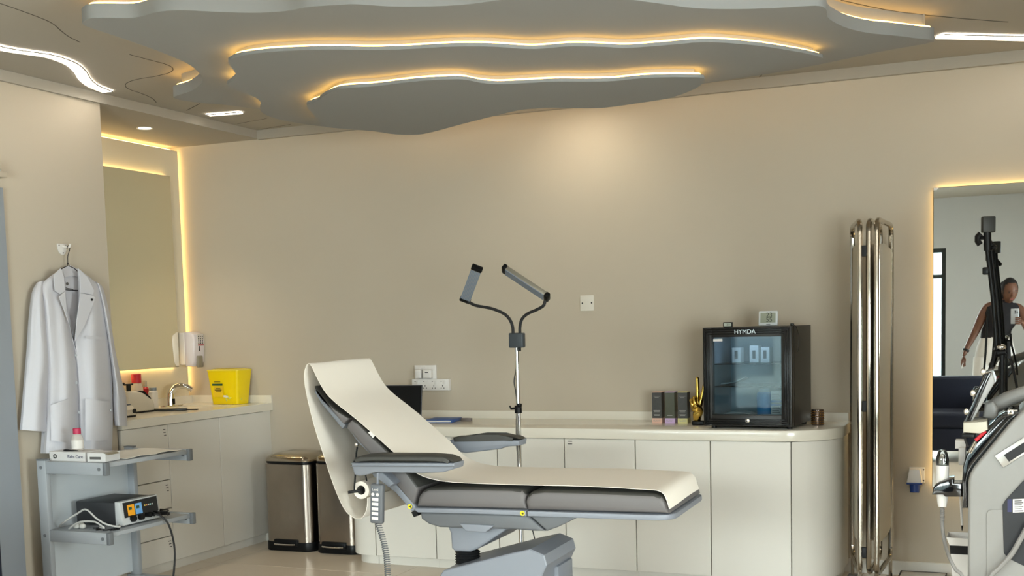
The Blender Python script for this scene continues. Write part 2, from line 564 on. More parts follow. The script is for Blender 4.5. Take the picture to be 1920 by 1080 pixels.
for k, (yy, lb) in enumerate(((2.9, 'added fill light line in the ceiling in front of the slabs'), (2.1, 'added fill light line in the ceiling between its two neighbours'), (1.3, 'added fill light line in the ceiling over the armchair'), (.5, 'added fill light line in the ceiling nearest the person'))):
    linear(None, lb, .08, 2, [V((-2.7, yy, ZC)), V((-1.0, yy+.05, ZC)), V((2.4, yy, ZC))])  # unseen light lines added to brighten floor, paper and desk from above
# ---- recessed downlight in the alcove soffit
pd = atz(271, 240, ZS)
dl = thing('downlight', 'small round recessed downlight in the soffit above the vanity', 'ceiling light', (pd.x, pd.y, ZS-.006))
B().lathe([(.034, -.001), (.046, -.004), (.046, 0), (.034, 0)], pd, 28).build('trim_ring', WPLAS, dl)
B().lathe([(0, -.002), (.034, -.002), (.034, 0), (0, 0)], pd, 28).build('lens', mat('downlight_lens', 'fff3dd', emit=14, var=0), dl)
sl = bpy.data.lights.new('downlight_beam', 'SPOT')
sl.energy = 16
sl.color = (1, .84, .6)
sl.spot_size = 1.6
sl.spot_blend = .8
sl.shadow_soft_size = .035
so = bpy.data.objects.new('downlight_beam', sl)
C.objects.link(so)
so.location = (pd.x, pd.y, ZS-.02)
# ---- downlights in the flat ceiling beyond the slabs and three unseen ones added as warm fill
def down(x, y, e, label, size=1.9, tilt=(0, 0)):
    d = thing('downlight', label, 'ceiling light', (x, y, ZC-.006))
    B().lathe([(.034, -.001), (.046, -.004), (.046, 0), (.034, 0)], (x, y, ZC), 24).build('trim_ring', WPLAS, d)
    B().lathe([(0, -.002), (.034, -.002), (.034, 0), (0, 0)], (x, y, ZC), 24).build('lens', MATS['downlight_lens'], d)
    l = bpy.data.lights.new('downlight_beam', 'SPOT')
    l.energy = e
    l.color = (1, .86, .66)
    l.spot_size = size
    l.spot_blend = .9
    l.shadow_soft_size = .035
    o = bpy.data.objects.new('downlight_beam', l)
    C.objects.link(o)
    o.location = (x, y, ZC-.02)
    o.rotation_euler = (tilt[0], tilt[1], 0)
down(-2.15, 5.82, 6, 'recessed downlight hidden beyond the slabs washing the back wall', 2.5, (.3, 0))
down(1.6, 3.4, 55, 'added fill downlight over the right of the room')
down(-2.6, 1.2, 55, 'added fill downlight over the left of the room')
down(.9, .9, 55, 'added fill downlight near the window wall')

# ================================================================== VANITY IN THE ALCOVE
CARC = mat('cabinet_carcass', '8f8a80', .6, var=.02)
ZV = .867
XVF = -4.30                                    # front edge of the vanity worktop
XD = XVF-.018                                  # face of the vanity doors
yb = [atx(225.5, 806.4, XD).y, atx(315, 798, XD).y, atx(410.5, 786, XD).y, atx(494, 775, XD).y]
yb[0] = max(yb[0], 4.852)
ZT = ZV-.046
def vcab(y0, y1, label):
    t = thing('base_cabinet', label, 'cabinet', ((XP+XD)/2, (y0+y1)/2, 0), 'vanity cabinets in the alcove')
    B().box2((XP+.002, y0+.0005, .052), (XD-.019, y1-.0005, ZT)).build('body', CARC, t)
    B().box2((XP+.05, y0+.0005, 0), (XD-.02, y1-.0005, .05)).build('plinth', WHITE, t)
    return t
g = .0025
t = vcab(yb[0], yb[1], 'white vanity base cabinet with stacked drawers beside the trolley')
zj = [.052, atx(322, 1004, XD).z, atx(321, 952, XD).z, atx(318, 899, XD).z, ZT-.002]
for a, c in zip(zj, zj[1:]):
    dr = B().box2((XD-.018, yb[0]+g, a+g), (XD, yb[1]-g, c-g), bev=.0015, seg=1).build('drawer', WHITE, t)
    m = B()
    for k in range(3): m.box2((XD-.002, yb[1]-.045+.004*k, c-.03-k*.016), (XD+.001, yb[1]-.025+.003*k, c-.026-k*.016))
    m.build('lock_mark', MATTE, dr)
for k, (a, c, lb) in enumerate(((yb[1], yb[2], 'white vanity base cabinet with one plain door between drawers and end cabinet'), (yb[2], yb[3], 'white vanity base cabinet with one plain door next to the steel bins'))):
    t = vcab(a, c, lb)
    B().box2((XD-.018, a+g, .052), (XD, c-g, ZT-.004), bev=.0015, seg=1).build('door', WHITE, t)
B().box2((XP+.05, yb[3]+.001, 0), (XD-.004, YW, ZT)).build('trim_3', WHITE, kind='structure')
# worktop with basin, splash lip against the panel and the back wall
wt = thing('vanity_worktop', 'white solid-surface vanity worktop with moulded basin', 'worktop', ((XP+XVF)/2, 5.5, ZT))
bx0, bx1, by0, by1 = -4.76, -4.42, 5.66, 5.99
b = B()
b.box2((XP, 4.852, ZT), (bx0, YW, ZV)).box2((bx1, 4.852, ZT), (XVF, YW, ZV)).box2((bx0, 4.852, ZT), (bx1, by0, ZV)).box2((bx0, by1, ZT), (bx1, YW, ZV))
b.build('top', STONE, wt, smooth=0)
b = B()
dz = .012
b.prism([(bx0, by0, ZV-.004), (bx1, by0, ZV-.004), (bx1, by1, ZV-.004), (bx0, by1, ZV-.004)], (0, 0, -dz+.002))
b.build('basin', STONE, wt)
zu = aty(508, 741, YW-.012).z
B().box2((XP, 4.86, ZV), (XP+.012, YW-.012, zu)).build('splash_lip', STONE, wt, smooth=0)
B().box2((XP+.012, YW-.012, ZV), (XVF, YW, zu)).build('splash_lip', STONE, wt, smooth=0)

# frameless back-lit mirror
XM = XP+.035
ma, mb_, = atx(318.8, 331.1, XM), atx(335, 687.5, XM)
mt = thing('wall_mirror', 'tall frameless mirror with warm back light above the vanity', 'mirror', (XM, 5.5, mb_.z))
B().box2((XM-.005, 4.87, mb_.z), (XM, ma.y, ma.z)).build('glass', MIRROR, mt, smooth=0)
B().box2((XM-.0055, 4.87, mb_.z-.002), (XM-.0052, ma.y+.002, ma.z+.002)).build('dark_edge', MATTE, mt, smooth=0)
B().box2((XP, 4.95, mb_.z+.06), (XM-.006, ma.y-.06, ma.z-.06)).build('back_box', WPLAS, mt, smooth=0)
b = B()
i_ = .014
b.box2((XP+.008, 4.9, ma.z-i_), (XP+.02, ma.y-i_, ma.z-i_+.01)).box2((XP+.008, 4.9, mb_.z+i_-.01), (XP+.02, ma.y-i_, mb_.z+i_))
b.build('led_strip', HALO, mt)

# soap dispenser on the panel, partly over the mirror edge
sy, sz = atx(360, 650, XP+.06).y-.005, 1.215
sd = thing('soap_dispenser', 'white wall soap dispenser with grey push lever beside the vanity mirror', 'dispenser', (XP, sy, 1.09))
s_lo, s_hi = atx(352, 688, XP+.1).z, atx(352, 622, XP+.1).z
B().box2((XP, sy-.055, s_lo+.01), (XP+.05, sy+.055, s_hi-.004), bev=.01, seg=3).build('back_plate', WPLAS, sd)
b = B()
b.prism([(XP+.045, 0, s_hi-.002), (XP+.085, 0, s_hi), (XP+.118, 0, s_hi-.02), (XP+.125, 0, s_hi-.06), (XP+.115, 0, s_lo+.03), (XP+.10, 0, s_lo), (XP+.045, 0, s_lo)], (0, .11, 0), bev=.012, seg=3)
bmesh.ops.translate(b.bm, vec=(0, sy-.055, 0), verts=b.bm.verts[:])
b.build('cover', mat('dispenser_white', 'd6cfd2', .25, var=.01), sd)
B().box((XP+.119, sy, s_lo+.03), (.016, .055, .075), bev=.007, seg=3).build('push_lever', mat('grey_lever', '857e6c', .4), sd)
B().box((XP+.1205, sy, s_lo+.115), (.004, .01, .035), bev=.001).build('level_window', MATTE, sd)
lb = B().box((XP+.122, sy+.012, s_hi-.055), (.005, .06, .075)).build('instruction_label', mat('label_paper', 'c9c2ba', .6), sd)
b = B()
for r in range(4):
    for c in range(3): b.box((XP+.1248, sy-.008+c*.019, s_hi-.032-r*.014), (.0008, .009, .008))
b.build('pictogram', MATTE, lb)
B().box((XP+.1248, sy+.012, s_hi-.086), (.0008, .056, .009)).build('red_band', mat('label_red', 'a4424c', .6), lb)
st = thing('instruction_sticker', 'small pictogram sticker on the panel above the soap dispenser', 'sticker', (XP, 6.06, atx(343, 604, XP).z))
sa, sb_ = atx(337, 584, XP), atx(347, 606, XP)
B().box2((XP, 6.035, sb_.z), (XP+.001, 6.09, sa.z)).build('sheet', mat('label_paper', 'c9c2ba'), st, smooth=0)
b = B()
hh = sa.z-sb_.z
for (u, q) in ((.25, .7), (.55, .8), (.8, .68), (.4, .5), (.8, .45)): b.lathe([(0, 0), (.006, 0), (.006, .0008), (0, .0008)], (XP+.001, 6.035+.055*u, sb_.z+hh*q), 10, (1, 0, 0))
b.box((XP+.0014, 6.0625, sa.z-.004), (.0008, .05, .005))
b.build('pictogram', MATTE, st)
B().box((XP+.0014, 6.0625, sb_.z+.008), (.0008, .05, .01)).build('red_band', MATS['label_red'], st)

# sensor tap
ft = V((-4.82, atx(322, 757, -4.82).y, ZV))
tp = thing('sensor_tap', 'curved chrome sensor tap on the vanity worktop', 'tap', ft)
B().box(ft+V((0, 0, .003)), (.05, .16, .006), bev=.0025).build('deck_plate', CHROME, tp)
pth = catmull([ft+V(p) for p in ((0, -.012, .004), (.0, -.01, .05), (.005, -.003, .09), (.03, .012, .118), (.07, .03, .124), (.10, .045, .112), (.118, .052, .098))], 5)
B().tube(pth, [.024-.009*(i/len(pth)) for i in range(len(pth))], 14).build('spout', CHROME, tp)
B().box(ft+V((.023, -.008, .03)), (.006, .022, .036), bev=.002).build('sensor_eye', BLACK, tp)

# yellow sharps container with its translucent contents and label
sp = V((aty(421, 740, 6.06).x, 6.12, ZV))
sh = thing('sharps_container', 'translucent yellow sharps container with printed label on the vanity', 'container', sp)
YEL = mat('translucent_yellow', 'ffe100', .3, trans=.18, var=.03)
bw, tw, bd, td, hc = .098, .118, .06, .078, .21
sec = lambda k, o=0: [sp+V((x*(bw+(tw-bw)*k-o), y*(bd+(td-bd)*k-o), hc*k)) for x, y in ((-1, -1), (1, -1), (1, 1), (-1, 1))]
def rrect(c, wx, wy, r, n=5):
    out = []
    for (sx, sy_, a0) in ((1, 1, 0), (-1, 1, PI/2), (-1, -1, PI), (1, -1, 1.5*PI)):
        for k in range(n+1):
            a = a0+PI/2*k/n
            out.append(V(c)+V((sx*(wx-r)+r*math.cos(a), sy_*(wy-r)+r*math.sin(a), 0)))
    return out
rows = []
for k in [i/6 for i in range(7)]: rows.append(rrect(sp+V((0, 0, hc*k+.001)), bw+(tw-bw)*k, bd+(td-bd)*k, .018))
b = B().loft(rows, thick=.003, close=True)
b.prism(rrect(sp+V((0, 0, .001)), bw-.002, bd-.002, .018), (0, 0, .003))
b.build('tub', YEL, sh)
b = B().loft([rrect(sp+V((0, 0, hc)), tw+.003, td+.003, .02), rrect(sp+V((0, 0, hc+.006)), tw+.003, td+.003, .02), rrect(sp+V((0, 0, hc+.012)), tw-.03, td-.02, .02)], thick=.002, close=True)
b.build('rim', mat('rim_yellow', 'e8d23c', .35), sh)
b = B()
for i in range(46):
    c = sp+V((random.uniform(-.02, .09), random.uniform(-.06, .06), random.uniform(.028, .065)))
    a = V((random.uniform(-1, 1), random.uniform(-1, 1), random.uniform(-.4, .6))).normalized()*random.uniform(.012, .03)
    b.cyl(c-a, c+a, .004, n=6)
cs_ = b.build('needle_caps', mat('needle_cap', 'c9cf70', .4), sh)
cs_['kind'] = 'stuff'
# printed label on the face towards the room (-y side)
fy = sp.y-bd-.012
lx = sp.x-.035
B().box((lx, fy, sp.z+.09), (.075, .002, .085), rot=Matrix.Rotation(-.13, 3, 'X')).build('label', mat('label_yellow', 'e6c01c', .5), sh)
B().box((lx-.003, fy-.006, sp.z+.125), (.076, .003, .013), bev=.001, rot=Matrix.Rotation(-.13, 3, 'X')).build('green_band', mat('label_green', '1d4a2c', .5), sh)
b = B()
for (dx, dzz, wd) in ((0, .143, .045), (0, .101, .035), (0, .092, .05), (0, .080, .04), (-.018, .062, .018), (.012, .064, .02), (.012, .058, .02)): b.box((lx+dx, fy-.0035-(dzz-.09)*.12, sp.z+dzz), (wd, .002, .004))
b.build('print', MATTE, sh, kind='stuff')
B().box((lx+.045, fy-.001, sp.z+.052), (.048, .003, .012), rot=Matrix.Rotation(.12, 3, 'Y')).build('paper_tag', WPLAS, sh)

# ---- bench devices and bottles on the vanity
CREAMP = mat('cream_plastic', 'ded9cd', .4, var=.02)
def onv(px, py): return atz(px, py, ZV)
# larger cream device with black recessed head
xd0, xd1 = -4.78, -4.62
yd0, yd1 = atx(241, 770, xd1).y, atx(291, 770, xd1).y
c = V(((xd0+xd1)/2, (yd0+yd1)/2, ZV))
dv = thing('bench_centrifuge', 'cream bench device with sloped front and black recessed head on the vanity', 'lab device', c)
LY_ = yd1-yd0
prof_ = [(-.5, .008), (.5, .008), (.5, .048), (.42, .075), (.12, .112), (-.12, .128), (-.5, .128)]
b = B().prism([c+V((-.08, y*LY_, z)) for y, z in prof_], (.16, 0, 0), bev=.012, seg=3)
b.build('body', CREAMP, dv)
B().box2(c+V((-.075, -LY_*.48, 0)), c+V((.076, LY_*.48, .009))).build('foot_band', MATTE, dv)
B().box(c+V((.03, LY_*.24, .099)), (.10, LY_*.34, .012), rot=Matrix.Rotation(-.66, 3, 'X'), bev=.005).build('head_recess', BLACK, dv)
pz = c+V((.03, -LY_*.2, 0))
b = B().cyl(pz+V((0, 0, .125)), pz+V((0, 0, .168)), .013).tube([pz+V((0, -.035, .166)), pz+V((0, .035, .166))], .0045).ball(pz+V((0, -.04, .172)), .008)
b.build('clamp_screw', MATTE, dv)
# small cream device with round dial
c = V((-4.50, atx(247, 772, -4.47).y-.01, ZV))
dv = thing('vortex_shaker', 'small cream bench device with round black dial beside the lab coat', 'lab device', c)
B().prism([c+V((x, -.05, z)) for x, z in ((-.05, .008), (.045, .008), (.045, .04), (.02, .062), (-.05, .066))], (0, .08, 0), bev=.008, seg=3).build('body', CREAMP, dv)
B().box2(c+V((-.048, -.045, 0)), c+V((.045, .025, .01))).build('foot_band', MATTE, dv)
B().lathe([(0, 0), (.013, 0), (.013, .006), (0, .006)], c+V((.0445, .012, .032)), 16, (1, 0, 0)).build('dial', MATTE, dv)
B().box(c+V((-.01, -.008, .067)), (.06, .05, .006), bev=.002).build('screen_cover', mat('slate_blue', '4d5a68', .3), dv)
def bottle(name, label, cpos, prof, body_m, capprof, cap_m, lab=None):
    t = thing(name, label, 'bottle', cpos)
    B().lathe(prof, cpos, 20).build('body', body_m, t)
    B().lathe(capprof, cpos, 20).build('cap', cap_m, t)
    if lab: B().lathe([(lab[0], lab[1]), (lab[0], lab[2])], cpos, 20).build('label', lab[3], t)
    return t
REDC = mat('red_cap', 'c22a35', .4)
PETB = mat('clear_bottle', 'e6ddd2', .08, var=0)
PETB.node_tree.nodes['Principled BSDF'].inputs['Alpha'].default_value = .4
PAPER = mat('paper_label', 'd8d4cf', .7)
q = onv(258, 765)
c = V((-4.85, atx(258, 757, -4.85).y, ZV))
bottle('red_capped_bottle', 'clear bottle with square red cap standing behind the cream bench device', c, [(0, .001), (.036, .001), (.038, .01), (.038, .13), (.03, .155), (.022, .162)], PETB, [(.026, .160), (.029, .162), (.029, .212), (.027, .215), (0, .215)], REDC, (.0385, .03, .1, PAPER))
c = V((-4.884, atx(274, 752, -4.884).y, ZV))
bottle('red_spray_bottle', 'slim deep red spray bottle behind the bench devices', c, [(0, .001), (.018, .001), (.02, .005), (.02, .12), (.012, .13)], mat('deep_red_plastic', 'a31826', .3), [(.009, .128), (.009, .165), (.006, .168), (0, .168)], mat('grey_pump', '9b9588', .4))
c = V((-4.80, atx(288, 756, -4.80).y, ZV))
bottle('white_lotion_bottle', 'white bottle with grey-blue cap and blue emblem beside the tap', c, [(0, .001), (.026, .001), (.028, .006), (.028, .10), (.018, .112)], WPLAS, [(.02, .11), (.022, .112), (.022, .128), (0, .128)], mat('grey_blue_cap', '7f8a94', .4))
# black instrument tray lying on the worktop
c = V((-4.57, 5.555, ZV))
TRM = Matrix.Translation(c) @ Matrix.Rotation(.2, 4, 'Z')
tr = thing('instrument_tray', 'flat black oval tray with a handle lying in front of the tap', 'tray', c)
b = B(TRM)
b.prism([V((.12*math.cos(a), .042*math.sin(a), .001)) for a in [2*PI*k/24 for k in range(24)]], (0, 0, .012), bev=.003)
b.build('tray', mat('dark_slate', '2a2f30', .35), tr)
B(TRM).box((.15, .0, .006), (.075, .016, .007), bev=.002).build('handle', BLACK, tr)

# ================================================================== LAB COAT, HANGER AND HOOK
ph = atx(116, 462, XLW)
hk = thing('wall_hook', 'white round-backed hook on the wall holding the lab coat hanger', 'hook', (XLW, ph.y, ph.z))
b = B().prism([V((XLW, ph.y-.035, ph.z+.012)), V((XLW, ph.y+.03, ph.z+.012))]+[V((XLW, ph.y-.0025+.0325*math.cos(a), ph.z+.012+.055*math.sin(a))) for a in [-PI*k/12 for k in range(1, 12)]], (.006, 0, 0), bev=.0015)
b.build('back_plate', WPLAS, hk)
b = B().tube(catmull([V((XLW+.004, ph.y, ph.z)), V((XLW+.03, ph.y+.003, ph.z-.004)), V((XLW+.044, ph.y+.004, ph.z-.005)), V((XLW+.050, ph.y+.004, ph.z+.010))], 4), .005)
b.build('peg', WPLAS, hk)
b = B()
for dy, dzz in ((-.025, .004), (.02, .004), (0, -.032)): b.lathe([(0, 0), (.003, 0), (.003, .0015), (0, .0015)], (XLW+.006, ph.y+dy, ph.z+dzz), 8, (1, 0, 0))
b.build('screw', MATTE, hk)
XH = XLW+.038
WIRE = mat('dark_wire', '2b2a2e', .3, .8, var=0)
def cw(px, py, x=None): return atx(px, py, XH if x is None else x)
hn = thing('coat_hanger', 'dark wire clothes hanger carrying the white lab coat', 'hanger', cw(127, 500))
b = B()
pk = V((XH, ph.y+.004, ph.z-.005))                 # the peg where the hook rests on it
b.tube(catmull([pk+V((0, -.011, -.010)), pk+V((0, -.008, .001)), pk+V((0, 0, .0068)), pk+V((0, .008, .001)), pk+V((0, .006, -.015)), cw(127, 480), cw(127, 492)], 4), .002, 6)
b.tube([cw(127, 492), cw(126, 499), cw(117, 503), cw(86, 530)], .002, 6)
b.tube([cw(127, 492), cw(130, 499), cw(139, 503), cw(179, 538)], .002, 6)
b.tube([cw(86, 530), cw(88, 541), cw(178, 547), cw(179, 538)], .0022, 6)
b.build('wire', WIRE, hn)
COTTON = mat('white_cotton', 'c6c6cc', .85, var=.025, scale=9, bump=.2)
ct = thing('lab_coat', 'white long-sleeved lab coat hanging on the wall beside the alcove', 'coat', cw(130, 855))
XB = XLW+.012
def cp(px, py, off): return atx(px, py, XB+off)
def shell(levels, nose, n=14, fold=.0, seed=0):
    """cloth surface between left and right outline pixels at each level, bulging towards the room"""
    rows = []
    for li, (yl, xl, yr, xr, dep) in enumerate(levels):
        row = []
        for k in range(n+1):
            t = k/n
            px, py = xl+(xr-xl)*t, yl+(yr-yl)*t
            bul = dep*(math.sin(PI*t)**.6 if 0 < t < 1 else 0)
            bul += fold*dep*math.sin(t*9+seed+li*.35)*math.sin(PI*t)
            row.append(cp(px, py, nose+bul))
        rows.append(row)
    return rows
def smooth_rows(rows, n=4):
    cols = list(zip(*rows))
    cc = [catmull(c, n) for c in cols]
    return [list(r) for r in zip(*cc)]
# back of the coat seen in the neck opening
B().loft(smooth_rows(shell([(512, 112, 512, 150, .01), (545, 70, 550, 195, .015), (640, 85, 640, 205, .02), (850, 76, 852, 206, .03)], .002)), thick=.002).build('back_panel', COTTON, ct)
# two front panels
B().loft(smooth_rows(shell([(507, 111, 504, 118, .01), (535, 78, 560, 124, .03), (570, 80, 600, 131, .05), (640, 84, 662, 141, .06), (700, 88, 700, 146, .065), (780, 86, 780, 148, .07), (850, 82, 852, 149, .07)], .035, fold=.18)), thick=.002).build('front_panel', COTTON, ct)
B().loft(smooth_rows(shell([(504, 146, 507, 150, .01), (560, 148, 540, 188, .03), (600, 145, 580, 198, .05), (655, 138, 640, 206, .06), (700, 143, 700, 209, .065), (780, 147, 780, 211, .07), (850, 149, 850, 209, .07)], .038, fold=.15, seed=2)), thick=.002).build('front_panel', COTTON, ct)
# sleeves
B().loft(smooth_rows(shell([(530, 70, 526, 82, .02), (550, 60, 560, 84, .05), (600, 54, 620, 92, .06), (660, 50, 690, 100, .06), (720, 45, 740, 94, .06), (806, 38, 810, 94, .05)], .02, fold=.15, seed=1)), thick=.002).build('sleeve', COTTON, ct)
B().loft(smooth_rows(shell([(528, 180, 534, 188, .02), (560, 188, 545, 194, .04), (600, 195, 590, 205, .05), (660, 205, 655, 215, .05), (720, 212, 715, 228, .05), (760, 212, 745, 236, .05), (798, 215, 799, 238, .04)], .03, fold=.12, seed=3)), thick=.002).build('sleeve', COTTON, ct)
# collar and lapels
def flap(pxs, off, name):
    pts = [cp(x, y, off) for x, y in pxs]
    return B().prism(pts, (.004, 0, 0), bev=.001, seg=1).build(name, COTTON, ct)
flap([(113, 503), (100, 515), (102, 545), (112, 552), (116, 549), (121, 546), (119, 520)], .078, 'collar')
flap([(146, 503), (163, 520), (176, 545), (173, 553), (150, 549), (150, 525)], .082, 'collar')
flap([(121, 547), (115, 552), (110, 557), (128, 605), (140, 650), (137, 640), (124, 580)], .098, 'lapel')
flap([(150, 550), (173, 554), (178, 558), (172, 575), (158, 610), (140, 640), (143, 600)], .100, 'lapel')
flap([(117, 503), (130, 497), (146, 505), (147, 520), (133, 517), (120, 520)], .016, 'neck_band')
B().lathe([(0, 0), (.006, 0), (.006, .003), (0, .003)], cp(172, 562, .106), 12, (1, 0, 0)).build('lapel_pin', MATTE, ct)
lbk = B()
lbk.lathe([(0, 0), (.008, 0), (.008, .0015), (0, .0015)], cp(126, 532, .036), 12, (1, 0, 0))
lbk.prism([cp(123, 539, .036), cp(137, 542, .036), cp(137, 543.5, .036), cp(123, 540.5, .036)], (.0015, 0, 0))
lbk.build('printed_label', mat('print_grey', '5b5a58', .7), ct)
def patch(quad, xl, xr, nose, dep, name, n=8):
    (ax, ay), (bx_, by_), (cx_, cy_), (dx_, dy_) = quad
    rows = []
    for i in range(n+1):
        v_ = i/n
        row = []
        for k in range(n+1):
            u = k/n
            x = (ax+(bx_-ax)*u)*(1-v_)+(dx_+(cx_-dx_)*u)*v_
            y = (ay+(by_-ay)*u)*(1-v_)+(dy_+(cy_-dy_)*u)*v_
            tt = min(.97, max(.03, (x-xl)/(xr-xl)))
            row.append(cp(x, y, nose+.006+dep*math.sin(PI*tt)**.6))
        rows.append(row)
    B().loft(rows, thick=.002).build(name, COTTON, ct)
patch([(161, 629), (197, 632), (197, 637), (161, 635)], 140, 204, .045, .06, 'pocket_welt')
patch([(160, 747), (205, 754), (204, 826), (160, 826)], 147, 211, .045, .07, 'pocket')
patch([(95, 760), (128, 747), (126, 830), (96, 826)], 86, 148, .042, .07, 'pocket')
b = B()
for (x, y) in ((142, 666), (143, 718), (148, 773)): b.lathe([(0, 0), (.007, 0), (.007, .003), (0, .003)], cp(x, y, .112), 12, (1, 0, 0))
b.build('buttons', GREYP, ct)
B().lathe([(0, 0), (.006, 0), (.006, .003), (0, .003)], cp(208, 769, .10), 12, (1, 0, 0)).build('button', GREYP, ct)

# ================================================================== EQUIPMENT TROLLEY
TG = mat('trolley_grey_paint', '9ba0a5', .4, var=.02)
CAP = mat('grey_end_cap', '6a6e72', .5)
YT0, YT1 = 4.205, 4.80            # near and far side frames
XT0, XT1 = -4.235, -3.84          # post line and rail ends
RZ = [(.735, .685), (.420, .365)]
zr1 = (aty(130, 866, YT0).z, aty(130, 889, YT0).z)
zr2 = (aty(150, 996, YT0).z, aty(150, 1018, YT0).z)
tl = thing('equipment_trolley', 'light grey two-shelf equipment trolley below the lab coat', 'trolley', (-4.05, 4.5, 0))
for (y, sgn) in ((YT0, 1), (YT1, -1)):
    post = B().box2((XT0, y-.015, .03), (XT0+.055, y+.015, zr1[0]+.004), bev=.004).build('post', TG, tl)
    B().box2((XT0, y-.016, zr1[0]+.004), (XT0+.055, y+.016, zr1[0]+.010)).build('post_cap', CAP, post)
    for (zt, zb) in (zr1, zr2):
        rl = B().box2((XT0+.055, y-.013, zb), (XT1, y+.013, zt), bev=.003).build('side_rail', TG, tl)
        B().box2((XT1, y-.014, zb-.001), (XT1+.02, y+.014, zt+.001), bev=.003).build('end_cap', CAP, rl)
        b = B()
        for x in (XT0+.027, XT1-.02): b.lathe([(0, 0), (.008, 0), (.008, .003), (0, .003)], (x, y-.0145*sgn if sgn > 0 else y-.0145, (zt+zb)/2), 12, (0, -1, 0))
        b.build('screw_cap', CAP, rl)
    B().box2((XT0-.02, y-.02, .03), (XT1+.04, y+.02, .075), bev=.006).build('foot_bar', TG, tl)
for (zt, zb) in (zr1, zr2):
    zs = zt-.024
    B().box2((XT0+.03, YT0+.013, zs), (XT1+.005, YT1-.013, zs+.02), bev=.003).build('shelf', TG, tl)
B().box2((XT0+.004, YT0+.015, .09), (XT0+.016, YT1-.015, zr1[0]-.02)).build('back_panel', mat('trolley_panel', 'bfc6cb', .45, var=.02), tl)
for x in (XT0+.02, XT1):
    for y in (YT0, YT1):
        cst = B().tube([(x-.012, y, .022), (x+.012, y, .022)], .022, 14)
        cst.build('castor', RUBBER, tl)
ZT1, ZT2 = zr1[0]-.0035, zr2[0]-.0035
# paper sheet on the top shelf
rows = []
for i in range(9):
    u = i/8
    rows.append([V((-4.12+.27*v_, 4.366+.40*u, ZT1+.0035+.006*math.sin(7*u+3*v_)**2)) for v_ in [k/6 for k in range(7)]])
B().loft(rows, thick=.0015).build('paper_sheet', mat('white_paper', 'dcd9d0', .8), label='white paper sheet spread on the trolley top shelf', cat='paper')
# two cartons
q = aty(115, 862, YT0+.06)
bx = thing('glove_box', 'flat white carton with dark lettering on the trolley top shelf', 'box', (-4.06, YT0+.07, ZT1+.001))
BOXW = mat('white_carton', 'cfcdcb', .6, var=.03)
x0, x1 = aty(93, 862, YT0+.03).x, aty(160, 862, YT0+.03).x
B().box2((x0, YT0+.03, ZT1+.001), (x1, YT0+.15, ZT1+.046), bev=.001, seg=1).build('carton', BOXW, bx)
text('Palm Care', .022, frame((x1-.06, YT0+.0295, ZT1+.024), (1, 0, 0), (0, 0, 1)), mat('navy_print', '1d2350', .6), bx)
B().lathe([(.005, 0), (.011, 0), (.011, .0008), (.005, .0008)], (x0+.035, YT0+.0298, ZT1+.024), 14, (0, -1, 0)).build('emblem', MATTE, bx)
bx = thing('small_carton', 'small torn-open white carton next to the flat carton on the trolley', 'box', (x1+.06, YT0+.08, ZT1+.001))
rz = Matrix.Rotation(.1, 3, 'Z')
B().box((x1+.06, YT0+.085, ZT1+.023), (.10, .11, .042), rot=rz, bev=.001, seg=1).build('carton', BOXW, bx)
B().prism([V((x1+.105, YT0+.03, ZT1+.045)), V((x1+.135, YT0+.035, ZT1+.035)), V((x1+.125, YT0+.12, ZT1+.035)), V((x1+.10, YT0+.12, ZT1+.045))], (0, 0, .001)).build('torn_flap', mat('brown_print', '8d8470', .7), bx)
B().box((x1+.06, YT0+.03, ZT1+.02), (.06, .001, .012), rot=rz).build('print', mat('print_grey', '5b5a58'), bx)
# bottle with pink cap
c = V((aty(147, 858, YT0+.09).x, YT0+.09, ZT1+.047))
pk = bottle('pink_capped_bottle', 'clear bottle with pink cap on the carton on the trolley', c, [(0, .0005), (.026, .0005), (.028, .004), (.028, .055), (.022, .072), (.013, .08)], PETB, [(.015, .078), (.0185, .079), (.0185, .104), (.016, .106), (0, .106)], mat('pink_cap', 'b42c50', .4), (.0284, .01, .05, PAPER))
b = B().tube(catmull([c+V((-.055, -.034, .004)), c+V((-.03, -.040, .006)), c+V((.0, -.042, .005)), c+V((.035, -.038, .004))], 4), [.002, .006, .008, .009, .008, .008, .007, .007, .006, .006, .005, .004, .003], 8, flat=.5)
b.build('black_strap', BLACK, label='crumpled black strap in front of the pink-capped bottle', cat='strap')

# electrosurgical unit on the lower shelf: front face looks to the right (+x)
u0 = atx(228, 985, -3.90)
ey0, ey1 = u0.y-.005, atx(296, 965, -3.90).y
uz = ZT2+.012
eh = .105
es = thing('electrosurgical_unit', 'black electrosurgical unit with yellow and blue displays on the lower trolley shelf', 'medical device', (-4.02, (ey0+ey1)/2, ZT2))
B().box2((-4.17, ey0, uz), (-3.93, ey1, uz+eh), bev=.006).build('housing', mat('charcoal_metal', '2b2d30', .45, var=.04), es)
B().prism([V((-3.93, ey0-.002, z)) if x == 0 else V((-3.93+x, ey0-.002, z)) for x, z in ((0, uz-.004), (.045, uz-.004), (.03, uz+eh+.003), (0, uz+eh+.003))], (0, ey1-ey0+.004, 0), bev=.003).build('front_bezel', mat('silver_bezel', 'b9bcbd', .35), es)
tilt = math.atan2(.015, eh)
def esf(u, v): # point on the front face, u along y 0..1, v up 0..1
    return V((-3.93+.045-.015*v+.001, ey0+(ey1-ey0)*u, uz-.004+(eh+.007)*v))
def fpanel(name, u0, u1, v0, v1, m, off=.001):
    return B().prism([esf(u0, v0), esf(u1, v0), esf(u1, v1), esf(u0, v1)], (off, 0, 0)).build(name, m, es, smooth=0)
fpanel('front_panel', .06, .97, .30, .95, MATTE)
fpanel('yellow_display', .16, .34, .36, .82, mat('display_yellow', 'f0a514', .4), .002)
